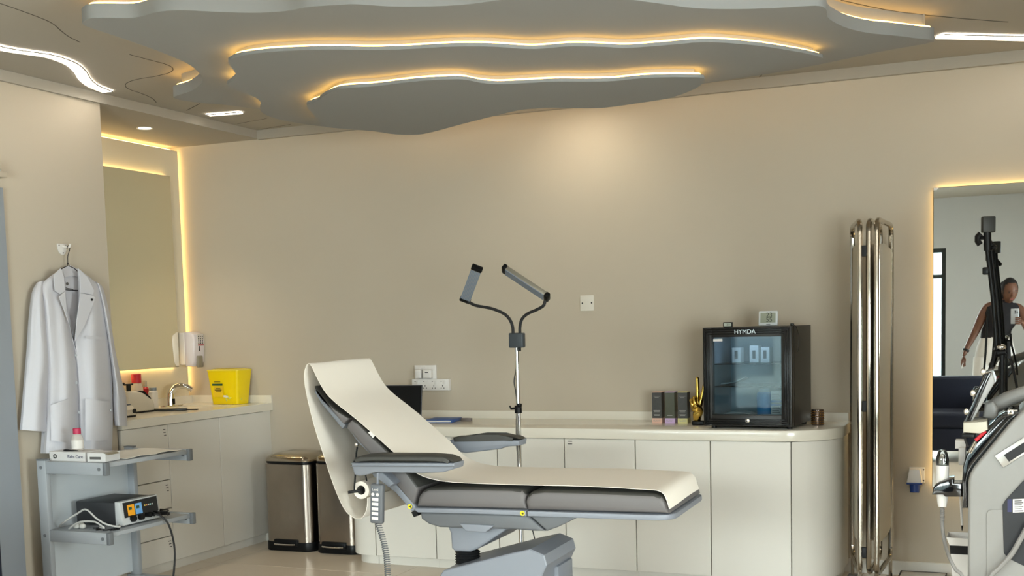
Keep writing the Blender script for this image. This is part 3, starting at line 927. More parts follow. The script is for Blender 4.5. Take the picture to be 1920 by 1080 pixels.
fpanel('blue_display', .36, .54, .36, .82, mat('display_blue', '6ea8e0', .4), .002)
b = B()
for a in (.19, .39): b.prism([esf(a, .6), esf(a+.08, .6), esf(a+.08, .72), esf(a, .72)], (.0028, 0, 0))
b.build('readout', mat('readout_green', '1f4a30', .3), es)
for k in range(5):
    p = esf(.62+k*.05, .66)
    B().lathe([(0, 0), (.004, 0), (.004, .003), (0, .003)], p, 10, (1, 0, 0)).build('indicator', mat(['lamp_yellow', 'lamp_orange', 'lamp_white', 'lamp_cyan', 'lamp_white2'][k], ['e2c25a', 'd98a5a', 'cfcfc4', '9fd0cc', 'd2d2d2'][k], .4), es)
for a in (.25, .46): B().lathe([(0, 0), (.017, 0), (.015, .018), (0, .018)], esf(a, .22), 16, (1, 0, .1)).build('knob', BLACK, es)
for k, a in enumerate((.62, .72, .84)): B().lathe([(0, 0), (.011, 0), (.010, .03), (0, .03)], esf(a, .24), 12, (1, 0, 0)).build('plug', BLACK, es)
for y in (ey0+.02, ey1-.02):
    for x in (-4.15, -3.93): B().cyl((x, y, ZT2), (x, y, uz), .01, n=10).build('foot', RUBBER, es)
CORDB = mat('black_cord', '141416', .5, var=0)
CORDW = mat('grey_white_cord', 'b9b9b6', .5, var=0)
p0 = esf(.72, .24)+V((.03, 0, 0))
b = B().tube(catmull([p0, p0+V((.03, .01, -.01)), p0+V((.06, .03, -.06)), p0+V((.07, .05, -.18)), p0+V((.06, .04, -.32)), (p0.x+.04, p0.y+.02, .03), (p0.x+.0, p0.y-.04, .007), (p0.x-.05, p0.y-.1, .0065)], 6), .005, 8)
b.build('power_cord', CORDB, label='thick black cord hanging from the electrosurgical unit to the floor', cat='cable')
sh_z = ZT2+.006
wz = sh_z+.011                                      # the grey-white cable lies over the thin black one
b = B().tube(catmull([V((-4.19, YT0+.06, sh_z)), V((-4.13, YT0+.03, sh_z+.03)), V((-4.05, YT0+.04, sh_z+.075)), V((-3.99, YT0+.03, sh_z+.095)), V((-3.93, YT0+.03, sh_z+.055)), V((-3.88, YT0+.04, sh_z+.028)), V((-3.85, YT0+.085, wz)), V((-3.88, YT0+.12, wz))], 6), .0045, 8)
b.tube(catmull([V((-4.10, YT0+.028, sh_z)), V((-4.03, YT0+.024, sh_z+.035)), V((-3.94, YT0+.02, sh_z+.042)), V((-3.90, YT0+.022, sh_z+.026)), V((-3.885, YT0+.026, wz+.002)), V((-3.93, YT0+.048, wz))], 6), .0045, 8)
b.build('white_cable', CORDW, label='light grey cable looped in front of the electrosurgical unit', cat='cable')
random.seed(5)
b = B()
pts = []
for k in range(16): pts.append(V((-3.995+.135*(k/15)+random.uniform(-.02, .02), YT0+.045+random.uniform(0, .06), ZT2+.0035+random.uniform(0, .003))))
b.tube(catmull(pts, 5), .003, 6)
b.build('black_cable', CORDB, label='tangled thin black cable at the near edge of the lower trolley shelf', cat='cable')
b = B()
pts = []
for k in range(30):
    a = k*.72
    pts.append(V((-3.93+.055*math.cos(a)+random.uniform(-.01, .01), ey1+.05+.028*math.sin(a), sh_z+.004+k*.0008)))
b.tube(catmull(pts, 4), .003, 6)
b.build('black_cable', CORDB, label='coiled black cable on the lower trolley shelf behind the electrosurgical unit', cat='cable')
b = B()
for (dx, dy) in ((0, 0), (.03, .008), (.015, .02)): b.ball((-4.09+dx, YT0+.065+dy, ZT2+.0135), .018, 10, (1.1, .8, .75))
b.build('cotton_pad', mat('cotton', 'cdccc6', .9), label='small crumpled white pads lying among the trolley cables', cat='pads')

# ================================================================== STEEL PEDAL BINS
def bin_(pxl, pxr, label):
    a, c = atz(pxl, 1031, 0), atz(pxr, 1034, 0)
    y0 = 5.885
    x0, x1 = aty(pxl, 1020, y0).x, aty(pxr, 1020, y0).x
    zt = aty((pxl+pxr)/2, 866, y0).z
    t = thing('pedal_bin', label, 'bin', ((x0+x1)/2, y0+.15, 0), 'steel pedal bins between vanity and desk')
    def plan(g, d0=0, d1=.30, r=.05):
        pts = [V((x0-g, y0+d1, 0))]
        pts += [V((x0-g+r-r*math.cos(k*PI/12), y0-d0-g+r-r*math.sin(k*PI/12), 0)) for k in range(7)]
        pts += [V((x1+g-r+r*math.sin(k*PI/12), y0-d0-g+r-r*math.cos(k*PI/12), 0)) for k in range(7)]
        pts += [V((x1+g, y0+d1, 0))]
        return pts
    up = V((0, 0, 1))
    B().prism([p+up*.055 for p in plan(0, 0, .10)], (0, 0, zt-.06-.012)).build('steel_shell', STEEL, t)
    B().box2((x0+.004, y0+.10, .04), (x1-.004, y0+.30, zt-.02), bev=.01).build('rear_housing', BLACK, t)
    B().prism([p for p in plan(.004, 0, .30)], (0, 0, .055), bev=.004).build('base', BLACK, t)
    xm = (x0+x1)/2
    B().box2((xm-.095, y0-.012, .03), (xm+.075, y0+.01, .072), bev=.008).build('pedal_recess', BLACK, t)
    B().tube(catmull([V((xm-.08, y0-.02, .045)), V((xm-.02, y0-.03, .045)), V((xm+.04, y0-.03, .046)), V((xm+.06, y0-.02, .046))], 4), .008, 8, flat=.7).build('pedal', CHROME, t)
    B().prism([p+up*(zt-.012) for p in plan(-.004, 0, .29)], (0, 0, .012)).build('lid_seal', BLACK, t)
    # domed lid
    rows = []
    base = plan(0, 0, .30)
    cen = V((xm, y0+.16, 0))
    for k in range(6):
        f = math.cos(k/5*PI/2*.92)
        rows.append([cen+(p-cen)*(.55+.45*f if k else 1)+up*(zt+.001+.045*math.sin(k/5*PI/2)) for p in base])
    b = B().loft(rows, close=True)
    b.bm.faces.new([v for v in b.bm.verts][-len(base):])
    bmesh.ops.recalc_face_normals(b.bm, faces=b.bm.faces[:])
    b.build('lid', mat('polished_steel', 'b0a798', .16, 1, var=.03), t)
    return t
bin_(498, 583, 'brushed steel pedal bin standing against the vanity cabinet')
bin_(592, 668, 'brushed steel pedal bin standing against the white desk')

# ================================================================== LONG WHITE DESK
ZD = .781
ZDU = ZD-.053
YD = 5.68                                      # face of the desk fronts
YTOP = 5.66
jx = [aty(x, y, YD).x for x, y in ((704, 1000), (817.5, 1000), (932, 850), (1057.5, 830), (1190.5, 830), (1331.5, 830), (1483, 832))]
XDL, XDR = aty(667, 1000, YD+.1).x, -.785
def desk_plan(front, left, right, rl, rr, back=YW):
    pts = [V((left, back, 0))]
    pts += [V((left+rl-rl*math.cos(k*PI/16), front+rl-rl*math.sin(k*PI/16), 0)) for k in range(9)]
    pts += [V((right-rr+rr*math.sin(k*PI/24), front+rr-rr*math.cos(k*PI/24), 0)) for k in range(13)]
    pts += [V((right, back, 0))]
    return pts
dt = thing('desk_worktop', 'long glossy white worktop with rounded ends along the back wall', 'worktop', ((XDL+XDR)/2, 5.95, ZDU))
B().prism([p+V((0, 0, ZDU)) for p in desk_plan(YTOP, XDL-.015, XDR+.012, .14, .29)], (0, 0, ZD-ZDU), bev=.004, seg=2).build('top', STONE, dt, smooth=30)
B().box2((XDL, YW-.012, ZD), (XDR, YW, ZD+.045)).build('splash_lip', STONE, dt, smooth=0)
names = ['white desk cabinet behind the hanging handset next to the rounded end by the bins', 'white desk cabinet behind the treatment chair column', 'white desk cabinet behind the lamp stand', 'white desk cabinet behind the foot half of the treatment chair', 'white desk cabinet behind the tip of the treatment chair below the small boxes', 'white desk cabinet with plain door below the mini fridge']
for k in range(6):
    a, c = jx[k], jx[k+1]
    t = thing('desk_cabinet', names[k], 'cabinet', ((a+c)/2, 5.95, 0), 'cabinets below the long desk')
    B().box2((a+.0005, YD+.019, .052), (c-.0005, YW-.02, ZDU)).build('body', CARC, t)
    B().box2((a+.0005, YD+.032, 0), (c-.0005, YW-.03, .05)).build('plinth', WHITE, t)
    dr = B().box2((a+g, YD, .052), (c-g, YD+.018, ZDU-.003), bev=.0015, seg=1).build('door', WHITE, t)
    if k == 3:
        m = B()
        for j in range(2): m.box2((a+.02, YD-.001, ZDU-.018-j*.013), (a+.045, YD+.002, ZDU-.014-j*.013))
        m.build('lock_mark', MATTE, dr)
# rounded end cabinets
def endcab(label, plan, plinth, cx):
    t = thing('desk_end_cabinet', label, 'cabinet', (cx, 5.95, 0))
    B().prism([p+V((0, 0, .052)) for p in plan], (0, 0, ZDU-.003-.052)).build('curved_front', WHITE, t, smooth=40)
    B().prism(plinth, (0, 0, .051)).build('plinth', WHITE, t, smooth=40)
pl = desk_plan(YD, XDL, XDR, .125, .275, YW-.02)
left = [p for p in pl[:10]]+[V((jx[0]-g, YD, 0)), V((jx[0]-g, YW-.02, 0))]
pq = desk_plan(YD+.03, XDL+.02, XDR-.02, .125, .26, YW-.02)
leftp = [p for p in pq[:10]]+[V((jx[0]-g, YD+.032, 0)), V((jx[0]-g, YW-.02, 0))]
endcab('white rounded desk end beside the steel bins', left, leftp, (XDL+jx[0])/2)
right = [V((jx[6]+g, YW-.02, 0)), V((jx[6]+g, YD, 0))]+[p for p in pl[10:] if p.x > jx[6]+.01]
rightp = [V((jx[6]+g, YW-.02, 0)), V((jx[6]+g, YD+.032, 0))]+[p for p in pq[10:] if p.x > jx[6]+.01]
endcab('white rounded desk end beside the folding screen', right, rightp, (XDR+jx[6])/2)

# ---- laptop, folder, strap
def ond(px, py): return atz(px, py, ZD)
lp_r = aty(787, 778, 5.86)
lx1 = aty(796, 721, 5.93).x
zl = aty(790, 721, 5.93).z
lt = thing('laptop', 'open laptop with dark screen on the desk behind the treatment chair', 'laptop', (lx1-.17, 5.85, ZD))
lm = Matrix.Translation((lx1, 5.90, ZD)) @ Matrix.Rotation(.10, 4, 'Z')
B(lm).box2((-.34, -.235, .001), (-.012, -.005, .016), bev=.003).build('base', mat('laptop_grey', '4a4c50', .4, .6), lt)
B(lm).box2((-.325, -.215, .016), (-.03, -.09, .0175)).build('keyboard', MATTE, lt)
tl_ = math.atan2(.035, zl-ZD)
lid = B(lm @ Matrix.Rotation(-tl_, 4, 'X')).box2((-.34, -.004, .012), (-.012, .004, zl-ZD), bev=.002).build('lid', mat('laptop_grey', '4a4c50'), lt)
B(lm @ Matrix.Rotation(-tl_, 4, 'X')).box2((-.335, -.0055, .018), (-.016, -.0042, zl-ZD-.005)).build('screen', mat('dark_screen', '040405', .35, var=0, spec=.2), lid)
fo = ond(833, 788)
fm = Matrix.Translation((fo.x+.032, min(fo.y, 5.98)+.0, ZD+.0005)) @ Matrix.Rotation(.15, 4, 'Z')
fd = thing('blue_folder', 'navy blue notebook folder lying on the desk near the laptop', 'folder', fm.translation)
B(fm).box2((-.083, -.10, .012), (.083, .10, .016), bev=.0015).box2((-.083, -.10, 0), (.083, .10, .004), bev=.0015).box2((.079, -.10, 0), (.083, .10, .016), bev=.001).build('cover', mat('navy_leather', '3a5c9c', .5, var=.06, bump=.2), fd)
B(fm).box2((-.080, -.096, .0042), (.077, .096, .0118)).build('pages', mat('white_paper', 'dcd9d0'), fd)
q = ond(879, 789)
b = B(Matrix.Translation((q.x, q.y-.03, ZD)))
b.loft([[V((.035*math.cos(a), .018*math.sin(a), z)) for a in [2*PI*k/20 for k in range(20)]] for z in (.0005, .018)], thick=.003, close=True)
b.build('wrist_strap', mat('taupe_strap', '6b625c', .5), label='small taupe loop strap standing on the desk by the folder', cat='strap')

# ---- sockets on the back wall
def wplate(name, label, cat, x0, y0, x1, y1, d=.012):
    a, c = aty(x0, y0, YW-d), aty(x1, y1, YW-d)
    t = thing(name, label, cat, ((a.x+c.x)/2, YW, min(a.z, c.z)))
    B().box2((a.x, YW-d, c.z), (c.x, YW, a.z), bev=.002).build('plate', WPLAS, t)
    return t, a, c
t, a, c = wplate('wall_socket', 'white double wall socket with two plugs above the extension strip', 'socket', 777, 685, 818, 711)
wx = c.x-a.x
for k in (0, 1):
    x = a.x+wx*(.26+.42*k)
    pg = B().box((x, YW-.03, (a.z+c.z)/2-.008), (wx*(.28+.1*k), .035, .052), bev=.006, seg=3).build('plug', WPLAS, t)
    if k: B().box((x, YW-.0478, (a.z+c.z)/2), (.02, .0008, .004)).build('print', MATTE, pg)
B().box(((a.x+c.x)/2-.02, YW-.014, a.z-.012), (.03, .005, .012), bev=.001).build('rocker', WPLAS, t)
t, a, c = wplate('extension_strip', 'white four-way extension strip mounted on the wall behind the laptop', 'socket', 772, 711, 842, 732, .03)
n = 4
for k in range(n):
    x = a.x+(c.x-a.x)*(.14+.235*k)
    zc = (a.z+c.z)/2
    B().box((x+.008, YW-.0312, zc+.014), (.016, .004, .022), bev=.001).build('rocker', WPLAS, t)
    b = B()
    for dx, dzz in ((0, -.006), (-.009, -.02), (.009, -.02)): b.box((x-.004+dx, YW-.0302, zc+dzz), (.004, .001, .008))
    b.box((x-.012, YW-.0302, zc+.02), (.008, .001, .003))
    b.build('slots', MATTE, t)
t, a, c = wplate('blank_plate', 'square grey cover plate with two screws on the empty back wall', 'socket plate', 1087.5, 554, 1113.5, 582.5, .009)
t.children[0].data.materials[0] = mat('plate_grey', 'd8d3c8', .5)
for dx in (.16, .84): B().lathe([(0, 0), (.0045, 0), (.004, .0015), (0, .0015)], (a.x+(c.x-a.x)*dx, YW-.009, (a.z+c.z)/2), 10, (0, -1, 0)).build('screw', MATTE, t)

# ================================================================== LASH LAMP ON A STAND
LY = 5.30
lb_ = aty(976, 1000, LY)
lx = aty(970, 700, LY).x
lam = thing('floor_lamp', 'floor lamp with two flexible LED bar heads behind the treatment chair', 'lamp', (lx, LY, 0))
LG = mat('lamp_slate', '3b4146', .45, var=.03)
def lw(px, py, dy=0): return aty(px, py, LY+dy)
hub = lw(969.5, 638)
zjn = lw(970, 765).z
B().cyl((lx, LY, .12), (lx, LY, zjn), .0125, n=16).build('lower_pole', CHROME, lam)
B().cyl((lx, LY, zjn), (lx, LY, hub.z), .0085, n=14).build('upper_pole', CHROME, lam)
b = B().cyl((lx, LY, zjn-.025), (lx, LY, zjn+.012), .018, n=16)
b.build('clamp_collar', BLACK, lam)
b = B().tube([(lx, LY-.01, zjn), (lx-.03, LY-.02, zjn-.002), (lx-.036, LY-.02, zjn+.012)], [.006, .006, .004], 8).build('clamp_screw', BLACK, lam)
B().box((lx+.012, LY-.012, zjn+.014), (.022, .02, .018), bev=.004).build('cable_clip', BLACK, lam)
B().box(hub, (.075, .04, .072), bev=.007, seg=3).build('hub_box', LG, lam)
B().cyl(hub+V((.016, -.01, -.034)), hub+V((.016, -.01, -.052)), .008, n=10).build('hub_screw', BLACK, lam)
LED_OFF = mat('frosted_diffuser', '7d8794', .35, var=.03, scale=60)
HEADG = mat('satin_aluminium', 'a8a294', .35, .6)
def head(arm, p0, p1, nrm):
    B().tube(catmull(arm, 6), .0075, 10).build('gooseneck', MATTE, lam)
    ax = (p1-p0).normalized()
    n_ = (V(nrm)-ax*V(nrm).dot(ax)).normalized()
    sd = ax.cross(n_)
    L_ = (p1-p0).length
    M_ = Matrix(((ax.x, sd.x, n_.x, p0.x), (ax.y, sd.y, n_.y, p0.y), (ax.z, sd.z, n_.z, p0.z), (0, 0, 0, 1)))
    hd = B(M_).box2((.022, -.026, -.026), (L_-.022, .026, -.002), bev=.004).build('lamp_head', HEADG, lam)
    B(M_).box2((0, -.028, -.028), (.022, .028, .001), bev=.006).build('end_cap', BLACK, hd)
    B(M_).box2((L_-.022, -.028, -.028), (L_, .028, .001), bev=.006).build('end_cap', BLACK, hd)
    b = B(M_)
    for k in range(7): b.box2((.024, -.025+.0072*k, -.003), (L_-.024, -.025+.0072*k+.006, .001))
    b.build('diffuser', LED_OFF, hd)
pL0, pL1 = lw(870, 568), lw(894, 504, -.15)
head([lw(962, 628), lw(961, 612), lw(955, 598), lw(943, 587), lw(920, 578), lw(893, 573), lw(878, 566)], pL0, pL1, EYE-pL0)
pR0, pR1 = lw(1026, 563), lw(940, 506)
head([lw(975, 628), lw(975, 612), lw(979, 598), lw(990, 588), lw(1008, 580), lw(1019, 573), lw(1022, 564)], pR0, pR1, (-.25, -.55, -.75))
for k in range(3):
    a = PI/2+2*PI*k/3+.4
    d_ = V((math.cos(a), math.sin(a), 0))
    B().tube([V((lx, LY, .2))+d_*.012, V((lx, LY, .02))+d_*.24], .008, 8).build('leg', BLACK, lam)
B().tube(catmull([hub+V((0, .0, -.03)), lw(967.5, 690), lw(964, 715), lw(967, 735), lw(969, 755), lw(968, 790), lw(969, 840), lw(975, 880), lw(985, 940), lw(1000, 1000), V((lx+.12, LY+.02, .01))], 6), .0028, 6).build('cable', CORDB, lam)

# ================================================================== TREATMENT CHAIR
TH = math.radians(2.0)
bu, bv = V((math.cos(TH), math.sin(TH), 0)), V((-math.sin(TH), math.cos(TH), 0))
OB = V((-1.669, 4.079, 0))
MB_ = Matrix(((bu.x, bv.x, 0, OB.x), (bu.y, bv.y, 0, OB.y), (0, 0, 1, 0), (0, 0, 0, 1)))
WB = .56
def bp(px, py, t=0):
    """pixel -> local (s, t, z) on the vertical plane at depth t of the chair"""
    d = ray(px, py)
    k = ((OB+bv*t)-EYE).dot(bv)/d.dot(bv)
    p = EYE+d*k-OB
    return V((p.dot(bu), t, p.z))
CHG = mat('chair_grey_vinyl', '636060', .5, var=.03, scale=6, bump=.12)
CHD = mat('chair_charcoal_vinyl', '3a3a37', .5, var=.04, scale=8, bump=.12)
CHP = mat('chair_grey_plastic', '7b8089', .38, var=.02)
CHU = mat('chair_under_shell', '5f6266', .45, var=.02)
base0 = bp(900, 1079, .25)
ch = thing('treatment_chair', 'grey electric treatment chair covered with a white paper strip', 'treatment chair', MB_ @ V((base0.x, .28, 0)))
def prof(pxs, t0, t1, name, m, bev=0, par=None, tp=0, rnd=None, smooth=40):
    pts = [bp(x, y, tp) for x, y in pxs]
    for p in pts: p.y = t0
    if rnd: pts = catmull(pts, rnd, closed=True)
    b = B(MB_)
    b.prism(pts, (0, t1-t0, 0), bev=bev, seg=3)
    return b, name, m, par or ch, smooth
def bld(a): return a[0].build(a[1], a[2], a[3], smooth=a[4])
def cushion(pxs, name, up, bev=.02):
    """upholstery block: grey sides, charcoal top cover"""
    b = prof(pxs, 0, WB, name, None, bev)[0]
    b.bm.normal_update()
    for f in b.bm.faces:
        if f.normal.dot(up) > .5: f.material_index = 1
    return b.build(name, [CHG, CHD], ch, smooth=50)
seat = cushion([(779, 951), (784, 930), (792, 920), (802, 915), (850, 914), (960, 916), (978, 919), (985, 928), (983, 940), (987, 956)], 'seat_cushion', V((0, 0, 1)))
legc = cushion([(988, 957), (984, 942), (987, 930), (996, 922), (1020, 919), (1100, 921), (1226, 926), (1240, 931), (1248, 942), (1253, 964)], 'leg_cushion', V((0, 0, 1)))
ub = bp(742, 853)-bp(676, 790)
upn = V((-ub.z, 0, ub.x)).normalized()
if upn.z < 0: upn = -upn
backc = cushion([(775, 948), (758, 930), (724, 888), (692, 851), (649, 803), (651, 794), (660, 786), (672, 794), (738, 857), (766, 890), (783, 914), (781, 924)], 'back_cushion', upn, .012)
headc = cushion([(643, 795), (648, 790), (655, 785), (628, 768), (606, 748), (594, 732), (589, 724), (590, 730), (604, 750), (624, 772)], 'headrest', upn, .006)
bld(prof([(641, 801), (643, 797), (622, 775), (602, 753), (588, 734), (585, 730), (584, 735), (598, 758), (618, 782), (637, 805)], .02, WB-.02, 'headrest_shell', CHP, .004))
bld(prof([(646, 803), (651, 800), (694, 851), (726, 890), (722, 893), (690, 853), (668, 832)], .02, WB-.02, 'back_shell', CHP, .004))
bld(prof([(697, 888), (722, 886), (776, 946), (781, 955), (772, 959), (741, 923), (733, 918), (721, 903), (700, 894)], .0, .045, 'hinge_bracket', CHP, .004))
bld(prof([(697, 888), (722, 886), (776, 946), (781, 955), (772, 959), (741, 923), (733, 918), (721, 903), (700, 894)], WB-.045, WB, 'hinge_bracket', CHP, .004))
bld(prof([(771, 960), (780, 956), (784, 966), (776, 970)], .0, .05, 'hinge_stop', BLACK))
bld(prof([(778, 952), (880, 954), (987, 957), (988, 968), (960, 965.5), (880, 963), (785, 961), (779, 957)], -.006, WB+.006, 'seat_rail', CHP, .004))
bld(prof([(785, 961), (960, 965.5), (988, 968), (1020, 997), (1000, 997), (960, 994), (821, 990), (801, 984), (787, 974)], .012, WB-.012, 'seat_under_shell', CHU, .01))
pa_, pb_ = bp(990, 958, 0), bp(1252, 966.5, 0)
s0_, s1_ = pa_.x, bp(1262, 966, 0).x
rr_ = .075
pl_ = [V((s0_, -.006, 0))]+[V((s1_-rr_+rr_*math.sin(k*PI/12), -.006+rr_-rr_*math.cos(k*PI/12), 0)) for k in range(7)]+[V((s1_-rr_+rr_*math.cos(k*PI/12), WB+.006-rr_+rr_*math.sin(k*PI/12), 0)) for k in range(7)]+[V((s0_, WB+.006, 0))]
b = B(MB_)
b.prism([V((p.x, p.y, pa_.z+(pb_.z-pa_.z)*(p.x-s0_)/(s1_-s0_)-.020)) for p in pl_], (0, 0, .021), bev=.004)
b.build('leg_rail', CHP, ch, smooth=40)
pa_ = None
bld(prof([(991, 968.5), (1084, 970), (1045, 989), (1023, 997)], .012, WB-.012, 'leg_under_shell', CHU, .008))
# two yellow pinch-warning stickers
for (x, y) in ((768.5, 949.5), (979.5, 962.5)):
    p = bp(x, y, -.007)
    sk = B(MB_).lathe([(0, 0), (.0095, 0), (.0095, .0015), (0, .0015)], p, 14, (0, -1, 0)).build('warning_sticker', mat('sticker_yellow', 'f0dc14', .4), ch)
    B(MB_).box(p+V((.001, -.0018, 0)), (.010, .0008, .003)).box(p+V((.003, -.0018, -.001)), (.003, .0008, .010)).build('symbol', MATTE, sk)
# lifting column
bld(prof([(826, 990), (832, 1005), (834, 1034), (841, 1040), (869, 1041), (884, 1035), (947, 993)], .06, WB-.10, 'column_head', CHP, .012))
bld(prof([(860, 982), (926, 986), (909, 999), (873, 997)], .004, .05, 'cover_plate', CHP, .004))
ca = bp(866, 1045, .27)
b = B(MB_)
z0, z1 = .16, bp(862, 1035, .2).z+.02
pr = []
nn = 26
for k in range(nn): pr += [(.052, z0+(z1-z0)*k/nn), (.044, z0+(z1-z0)*(k+.5)/nn)]
b.lathe(pr, V((bp(864, 1045, .1).x, .17, 0)), 24)
b.build('bellows', MATTE, ch)
# base cover: slanted housing, rising towards the foot end
near = [(800, 1110), (824, 1080), (831, 1070), (960, 1037), (994, 1030), (1020, 1041), (1025, 1060), (1016, 1080), (1012, 1110)]
npts = [bp(x, y, .02) for x, y in near]
npts[0].z = .10
npts[0].x = bp(805, 1079, .02).x
npts[-1].z = .10
b = B(MB_)
b.prism(npts, (0, .36, 0), bev=.004, seg=1)
b.build('base_cover', CHP, ch, smooth=25)
f2 = [bp(x, y, .16) for x, y in ((1042, 1051), (1064, 1040), (1054, 1068), (1042, 1070))]
sA, sB = npts[6].x, npts[6].x+.035
B(MB_).box2((npts[7].x-.08, .17, .10), (npts[6].x-.005, .35, npts[6].z-.035), bev=.006).build('base_side_cover', CHP, ch)
s_min, s_max = npts[0].x-.02, npts[6].x+.10
b = B(MB_)
b.box2((s_min-.25, -.05, .03), (s_max+.1, WB+.05, .10), bev=.02, seg=3)
b.build('floor_base', CHP, ch)
for s_ in (s_min-.2, s_max+.05):
    for t_ in (0, WB): B(MB_).cyl((s_, t_, 0), (s_, t_, .03), .03, n=14).build('foot', RUBBER, ch)
# armrests
def arm(pad, shell, t0, t1, tp):
    b = prof(pad, t0, t1, 'armrest_pad', None, .02, tp=tp)[0].build('armrest_pad', CHD, ch, smooth=50)
    s_ = prof(shell, t0+.004, t1-.004, 'armrest_shell', None, .006, tp=tp)[0].build('armrest_shell', CHP, ch, smooth=40)
    return s_
sh1 = arm([(656, 867), (662, 859), (675, 855), (700, 853), (800, 853.5), (832, 856), (845, 861), (850, 868)], [(656.5, 868), (850, 868.5), (851, 873), (849, 880), (830, 886), (790, 887.5), (700, 886), (690, 890), (672, 893), (663, 890), (659, 876)], -.125, -.02, -.125)
B(MB_).prism([V((p.x, -.126, p.z)) for p in (bp(657, 873.5, -.126), bp(850, 874.5, -.126), bp(850, 876, -.126), bp(657, 875, -.126))], (0, .004, 0)).build('groove', CHU, sh1)
arm([(840, 823), (850, 820), (900, 819), (945, 817.5), (962, 819), (973, 824)], [(842, 825), (973, 826), (972, 836), (946, 838), (938, 842), (872, 850), (850, 846)], WB+.02, WB+.125, WB+.02)
bld(prof([(700, 884), (724, 884), (745, 905), (735, 912)], -.06, .01, 'armrest_bracket', CHP, .004, tp=-.03))
# roll of paper on its bracket behind the back
rc = bp(677, 919, .05)
rl = B(MB_)
rl.lathe([(.019, 0), (.036, 0), (.036, .44), (.019, .44), (.019, 0)], rc, 28, (0, 1, 0))
PAPM = mat('couch_paper', 'ebe5da', .8, var=.015, scale=5)
rl.build('paper_roll', PAPM, ch)
B(MB_).lathe([(.0188, .001), (.0188, .438), (.016, .438), (.016, .001)], rc, 20, (0, 1, 0)).build('roll_core', mat('grey_card', '77736c', .8), ch)
b = B(MB_)
b.tube([rc+V((0, .46, 0)), rc+V((0, -.02, 0)), rc+V((-.035, -.045, -.004))], .006, 8)
b.build('roll_bar', MATTE, ch)
b = B(MB_)
b.tube([bp(664, 920, .03), bp(666, 893, .03), bp(668, 850, .03), bp(670, 838, .03)], .0035, 8)
b.tube([bp(690, 915, .08), bp(686, 893, .08), bp(684, 880, .08)], .003, 8)
b.build('roll_strap', BLACK, ch)
B(MB_).ball(bp(669, 833, .03), .010, 12).build('strap_ring', CHROME, ch)
# couch paper: roll -> loop behind -> over the headrest -> down to the foot end
pp = [(690, 935), (688, 958), (678, 974), (662, 972), (645, 955), (626, 912), (607, 855), (591, 805), (577, 750), (571, 715), (572, 694), (578, 682), (585, 687), (597, 712), (612, 737), (632, 757), (661, 780), (690, 805), (742, 852), (768, 879), (790, 893), (815, 901), (850, 906), (920, 909), (990, 911), (1100, 913), (1200, 918), (1232, 920), (1245, 927), (1251, 939), (1256, 955)]
pr = catmull([bp(x, y, .0) for x, y in pp], 3)
rows = []
n = 10
for i, p in enumerate(pr):
    u_ = i/(len(pr)-1)
    rows.append([V((p.x+.003*math.sin(3*k/n+8*u_)*(k/n), -.003+.515*k/n, p.z+.003+.002*math.sin(5*k/n+11*u_))) for k in range(n+1)])
B(MB_).loft(rows, thick=.0016).build('paper_strip', PAPM, ch, smooth=60)
# care tag
b = B(MB_)
b.prism([bp(x, y, -.006) for x, y in ((690, 811), (694, 809), (703, 817), (699, 821))], (0, .003, 0)).build('care_tag', WPLAS, ch)
# handset hanging from the armrest
hm = MB_ @ Matrix.Translation(bp(705, 945, -.13)) @ Matrix.Rotation(.05, 4, 'Y')
hs = thing('handset', 'grey handset with rows of white buttons hanging below the armrest', 'remote control', hm.translation-V((0, 0, .1)))
B(hm).box((0, .012, 0), (.054, .026, .155), bev=.008, seg=3).build('shell', CHU, hs)
B(hm).box((-.003, -.0015, .002), (.040, .002, .135), bev=.0009).build('keypad', mat('keypad_grey', '5a5f66', .45), hs)
b = B(hm)
for dx in (-.0125, .0075): b.lathe([(0, 0), (.0065, 0), (.0065, .0015), (0, .0015)], (dx, -.0025, .037), 12, (0, -1, 0))
for k in range(5): b.box((-.0025, -.0032, .018-k*.0185), (.028, .0015, .012), bev=.0006)
b.build('buttons', WPLAS, hs)
text('Lemi', .014, hm @ frame((-.003, -.0027, .056), (1, 0, 0), (0, 0, 1)), WPLAS, hs)
B(hm).tube([(0.0, .012, .077), (0.0, .012, .12)], .005, 8).build('hanging_hook', CHP, hs)
p0 = hm @ V((.002, .012, -.078))
p1 = MB_ @ bp(727, 1082, -.05)
b = B()
pts = []
nt_ = 24
for k in range(nt_*8):
    f = k/(nt_*8-1)
    c_ = p0.lerp(p1, f)+V((.012*math.sin(f*PI), 0, 0))
    a = 2*PI*k/8
    pts.append(c_+V((.0115*math.cos(a), .0115*math.sin(a), .002)))
# straight tail down to the near face of the chair's floor base
pl1 = MB_.inverted() @ p1
tail = [pts[-1]]+[MB_ @ V(q) for q in ((pl1.x+.02, -.10, .22), (pl1.x+.05, -.11, .10), (pl1.x+.08, -.085, .066), (pl1.x+.09, -.049, .065))]
pts += catmull(tail, 6)[1:]
b.tube(pts, .0022, 5)
b.build('coiled_cord', CHU, hs)

